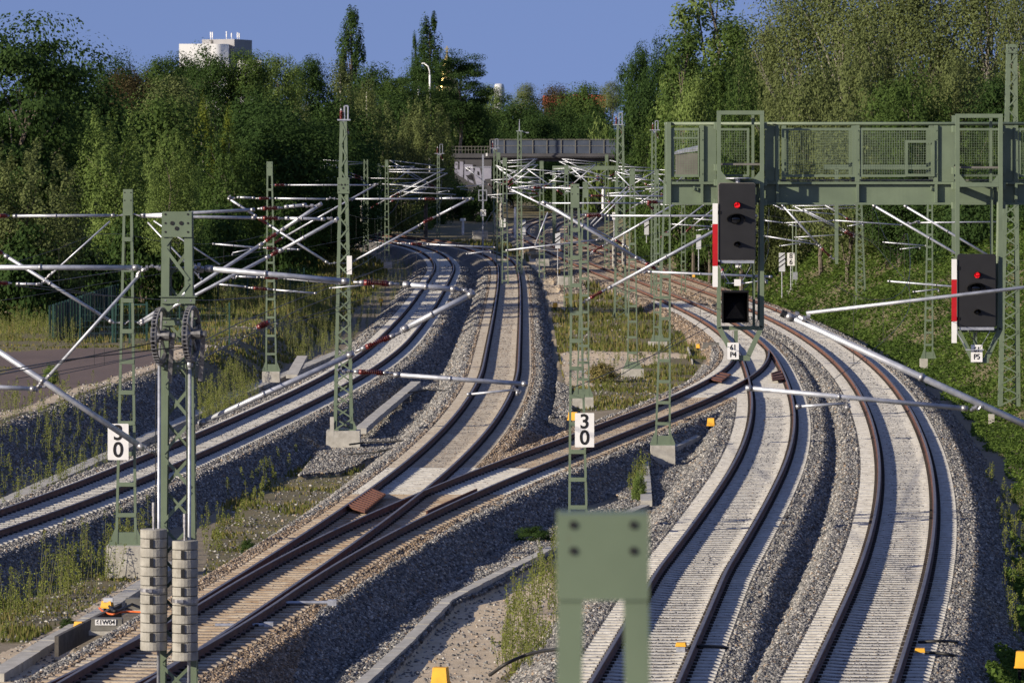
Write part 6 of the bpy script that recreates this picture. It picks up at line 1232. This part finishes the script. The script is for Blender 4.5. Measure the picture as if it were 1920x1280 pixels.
for poly, n, hm, z in DR:
    g = gp(poly, z); xs, ys = [q[0] for q in g], [q[1] for q in g]; c = 0; tries = 0
    while c < n and tries < n * 60:
        tries += 1; X, D = rs.uniform(min(xs), max(xs)), math.exp(rs.uniform(math.log(min(ys)), math.log(max(ys))))
        if not inpoly(np.array([X]), np.array([D]), g)[0]: continue
        if vnoise(np.array([X]), np.array([D]), 1.1, 61)[0] < .42: continue
        if float(track_d(np.array([X]), np.array([D]))[0]) < 2.4: continue
        zz = float(ground_z(np.array([X]), np.array([D]))[0]); h = hm * rs.uniform(.45, 1.25); m = int(46 * min(1, 160 / D) + 14); t = rs.uniform(.12, 1, m); lean = rs.normal(size=2) * .1 * h
        rr = .075 * h ** .5 * np.sin(np.pi * np.clip(t * .9 + .08, 0, 1)) ** .6; a = rs.uniform(0, 6.28, m)
        LV.append(np.stack([X + lean[0] * t + np.cos(a) * rr, D + lean[1] * t + np.sin(a) * rr, zz + h * t], 1)); TONE.append(np.clip(np.full(m, rs.rand()) * .6 + t * .35 + rs.normal(size=m) * .1, 0, 1)); c += 1
        SV.tube([(X, D, zz - .05), (X + lean[0], D + lean[1], zz + h)], [.009, .003], 4)
LV = np.concatenate(LV); V, Q = leafquads(LV, .055, rs, .3, None, .45); o = link('weeds', fastmesh('weeds', V, Q, M['lf_weed'], {'tone': ('FACE', np.concatenate(TONE))})); tag(o, 'tall yellow green weed spikes standing in drifts beside the ballast', 'weeds', kind='stuff')
o = link('weed_stems', SV.mesh('weed_stems', simple('weed_stem', (.16, .17, .06), (.10, .09, .04), 3, .8))); tag(o, 'thin stems of the tall weeds beside the ballast', 'weeds', kind='stuff')
for i, (x, y, w, hgt, key, lab) in enumerate(((95, 772, 34, 36, 'bushy', 'bright round herb on the dark slope left'), (1198, 925, 28, 52, 'bushy', 'leafy weed at the end of the short trough piece'), (1000, 998, 70, 26, 'bushd', 'low green plant on the dark ballast slope'), (555, 575, 60, 50, 'bush', 'low bush in the grass right of the wire fence'),
      (1130, 722, 58, 34, 'brown_b', 'rusty brown herb before the square mast block'), (465, 1010, 30, 24, 'bushd', 'small dark tuft beside the crossover ballast'), (128, 1150, 34, 18, 'bushd', 'flat weed on the sandy edge by the point machines'))):
    if key == 'brown_b':
        if key not in PROT: proto('brown_b', 'bush', 3.2, 2.6, .3, 2600, 84, 'lf_dry')
    D = Dz(y, -.6); zb = float(ground_z(np.array([(x - 960) * D / F]), np.array([D]))[0]); p = PROT[key]; root = thing('herb', lab, 'plant', ((x - 960) * D / F, D, zb), 'single plants beside the tracks'); s = w * D / F / (2 * p['r']); root.scale = (s, s, hgt * D / F / p['h'])
    for nm in ('trunk', 'crown'): o = bpy.data.objects.new({'trunk': 'stem', 'crown': 'foliage'}[nm], p[nm]); COL.objects.link(o); o.parent = root

# ------------------------------------------------------------------ road bridge with graffiti
DB = 740.0
br_ = thing('road_bridge', 'dark concrete road bridge with blue grey barrier panels and graffiti on its wing wall', 'bridge', P(1000, 405, DB)); kb = DB / F
def bb(mb, x0, y0, x1, y1, d0, d1, mi=0): a, b = P(x0, y1, DB), P(x1, y0, DB); return mb.box2((a[0], DB + d0, a[2]), (b[0], DB + d1, b[2]), mi)
mb = MB(); bb(mb, 846, 288, 1420, 296, 0, 13); bb(mb, 915, 291, 1420, 294, -.15, -.005); part('deck', mb, M['bridgec'], br_)
mb = MB(); bb(mb, 900, 296.2, 1420, 303, .9, 2.0); bb(mb, 900, 296.2, 1420, 303, 9, 10.5); part('beam', mb, M['bridgec'], br_)
mb = MB(); bb(mb, 852, 296.2, 922, 412, .35, 12.5); part('abutment', mb, M['bridgec'], br_)
mb = MB(); bb(mb, 1290, 296.2, 1420, 412, .35, 12.5); part('abutment', mb, M['bridgec'], br_)
for i in range(10):
    x0 = 919 + i * 26.7; mb = MB(); bb(mb, x0 + .8, 263, x0 + 25.8, 287.6, .12, .2); part('barrier_panel', mb, M['bpanel'], br_)
    mb = MB(); bb(mb, x0 - 1, 261, x0 + .6, 288, -.02, .22); part('barrier_post', mb, M['greybox'], br_)
mb = MB(); bb(mb, 918, 273, 1180, 274, .05, .11); bb(mb, 918, 261, 1180, 262.4, -.02, .22); part('barrier_rail', mb, M['greybox'], br_)
mb = MB(); [bb(mb, x, 275, x + .8, 287.9, .1, .2) for x in range(848, 918, 6)]; bb(mb, 846, 274.4, 917, 275.4, .1, .2); bb(mb, 846, 281, 917, 281.7, .12, .18); part('railing', mb, M['greybox'], br_)
mb = MB(); bb(mb, 911, 287.5, 914, 293, -.05, -.002); part('marker_plate', mb, M['white'], br_)
# big blocky white lettering sprayed on the wing wall: U P R
def graf(polys, m_, d):
    for i, q in enumerate(polys): mb = MB(); mb.prism([P(x, y, DB) * np.array((1, 0, 1)) + np.array((0, DB + d, 0)) for x, y in q], (0, 0, 0), (0, .02, 0)); part('graffiti_letter' if m_ == 'grav' else 'graffiti_black_fill', mb, M[m_], br_)  # black pieces are sprayed paint in and between the white letters
graf([[(853, 303), (859, 303), (858, 318), (862, 318), (862, 303), (869, 304), (868, 333), (861, 330), (852, 322)], [(870, 308), (886, 309), (888, 322), (880, 327), (889, 345), (880, 341), (876, 331), (877, 340), (870, 334)], [(890, 312), (900, 316), (903, 330), (904, 352), (897, 349), (893, 345), (889, 330)], [(905, 312), (921, 312), (921, 335), (910, 336), (905, 345)]], 'grav', .31)
graf([[(874, 313), (881, 314), (880, 320), (874, 321)], [(895, 321), (898, 322), (899, 329), (895, 328)], [(873, 329), (884, 328), (887, 339), (880, 337)]], 'gblack', .28)
graf([[(868.6, 301), (870, 301), (870, 335), (868.6, 334)], [(888, 309), (891, 309), (890, 320), (888, 322)]], 'gblack', .29)
# ------------------------------------------------------------------ buildings far behind the wood
DH = 1500.0
def hb(cx, cy, w, d, z0, z1, rz, m_, parent, nm): mb = MB(); mb.box((cx, cy, (z0 + z1) / 2), (w, d, z1 - z0), 0, rz); return part(nm, mb, M[m_], parent)
kx = DH / F
bt = thing('white_building', 'white block with a rounded corner rising above the left wood', 'building', P(385, 345, DH)); zt = H + (280 - 83) * kx; x0, x1 = (337 - 960) * kx, (404 - 960) * kx
mb = MB(); n = 14; R_ = 3.6; pts = [(x0, DH - 3), (x1, DH - 3)] + [(x1 + R_ * math.sin(t), DH - 3 + R_ * (1 - math.cos(t))) for t in np.linspace(.1, math.pi / 2, n)] + [(x1 + R_, DH + 9), (x0, DH + 9)]
mb.prism([(a, b, -1) for a, b in pts], (0, 0, 0), (0, 0, zt + 1)); part('wall', mb, M['bwhite'], bt)
tw = thing('grey_tower', 'grey clad tower block with roof antennas behind the white block', 'building', P(420, 345, DH + 16)); zt2 = H + (280 - 73) * kx
a = np.array(((375 - 960) * kx, DH + 10)); b = np.array(((438 - 960) * kx, DH + 4)); c = np.array(((466 - 960) * kx, DH + 20)); d = a + c - b
mb = MB(); mb.prism([(q[0], q[1], -1) for q in (a, b, c, d)], (0, 0, 0), (0, 0, zt2 + 1)); part('wall', mb, M['bgrey'], tw)
mb = MB(); q = a + (b - a) * .30; mb.box((q[0], q[1] - .25, zt2 - 6), (.5, .3, 11.5)); part('wall_pipe', mb, M['greybox'], tw)
for x, y0, s in ((392, 59, .5), (395.5, 59, .5), (422, 58, .5), (431.5, 61, .45), (442.5, 60, .5), (446, 61, .55)): mb = MB(); X = (x - 960) * kx; mb.tube([(X, DH + 8, zt2), (X, DH + 8, zt2 + .6)], .08, 6); mb.tube([(X, DH + 8, zt2 + .5), (X, DH + 8, H + (280 - y0) * kx)], .17, 8); part('antenna', mb, M['white'], tw)
lw_ = thing('low_annexe', 'white low annexe just showing right of the grey tower', 'building', P(465, 345, DH - 5)); hb((468 - 960) * kx, DH - 2, 6.0, 6, -1, H + (280 - 113) * kx, .2, 'bwhite', lw_, 'wall')
DC = 1250.0; kc = DC / F
ch = thing('church_dome', 'gilded dome tip with a cross above the dark spreading tree', 'church', P(838, 345, DC)); X = (838 - 960) * kc; zc = H + (280 - 110) * kc
mb = MB(); mb.lathe([(3.0, -1), (3.0, zc - 9), (2.7, zc - 7), (1.5, zc - 3), (.85, zc - .6), (.6, zc), (.35, zc + .5), (.15, zc + 1.0)], (X, DC, 0), 20); part('dome', mb, M['gold'], ch, True)
mb = MB(); mb.box((X, DC, zc + 1.7), (.28, .28, 2.4)); mb.box((X, DC, zc + 2.25), (1.1, .26, .26)); mb.box((X, DC, zc + 1.6), (.7, .26, .18)); part('cross', mb, M['gold'], ch)
wd = thing('small_dome', 'small pale rounded roof above the light green crown', 'building', P(935, 345, 1200)); mb = MB(); kd = .12; zc = H + (280 - 157) * kd; mb.lathe([(1.2, -1), (1.2, zc - 1.2), (1.1, zc - .5), (.9, zc - .1), (.2, zc)], ((936 - 960) * kd, 1200, 0), 16); part('wall', mb, M['signgrey'], wd, True)
DRo = 1050.0; kr = DRo / F
def redhouse(label, xa, xb, yt, ye, D):
    k = D / F; root = thing('house', label, 'house', P((xa + xb) / 2, 345, D), 'houses with red roofs'); a, b = (xa - 960) * k, (xb - 960) * k; ze, zr = H + (280 - ye) * k, H + (280 - yt) * k
    mb = MB(); mb.box2((a + .3, D + 1, -1), (b - .3, D + 9, ze)); part('wall', mb, M['rust'], root); mb = MB(); mb.prism([(a, D, ze - .1), (a, D + 5, zr), (a, D + 10, ze - .1)], (a, 0, 0), (b, 0, 0)); part('roof', mb, M['redroof'], root); return root
redhouse('house with a red roof behind the brown red crown', 1018, 1072, 179, 197, DRo); redhouse('house with a bright red roof left of the dark right wood', 1074, 1137, 177, 200, DRo + 25)
# ------------------------------------------------------------------ street lamps on the road behind
def lamp(label, x, yt, yb_, D, arm):
    k = D / F; X = (x - 960) * k; zt = H + (280 - yt) * k; root = thing('street_lamp', label, 'street lamp', (X, D, -1), 'street lamps over the wood'); mb = MB(); mb.tube([(X, D, -1), (X, D, zt - 1.6)], .13, 8); mb.tube([(X, D, zt - 1.8), (X - .05, D, zt - 1.0), (X + arm * .25, D, zt - .4), (X + arm * .8, D, zt)], .085, 8); part('pole', mb, M['white'], root, True)
    mb = MB(); mb.box((X + arm * .9, D, zt + .0), (.55, .3, .14), 0, 0, .7); part('lamp_head', mb, M['white'], root)
lamp('white curved street lamp before the dark spreading tree', 806, 119, 172, 730, -1); lamp('fainter smaller street lamp left of the white curved one', 784, 132, 165, 790, 1)
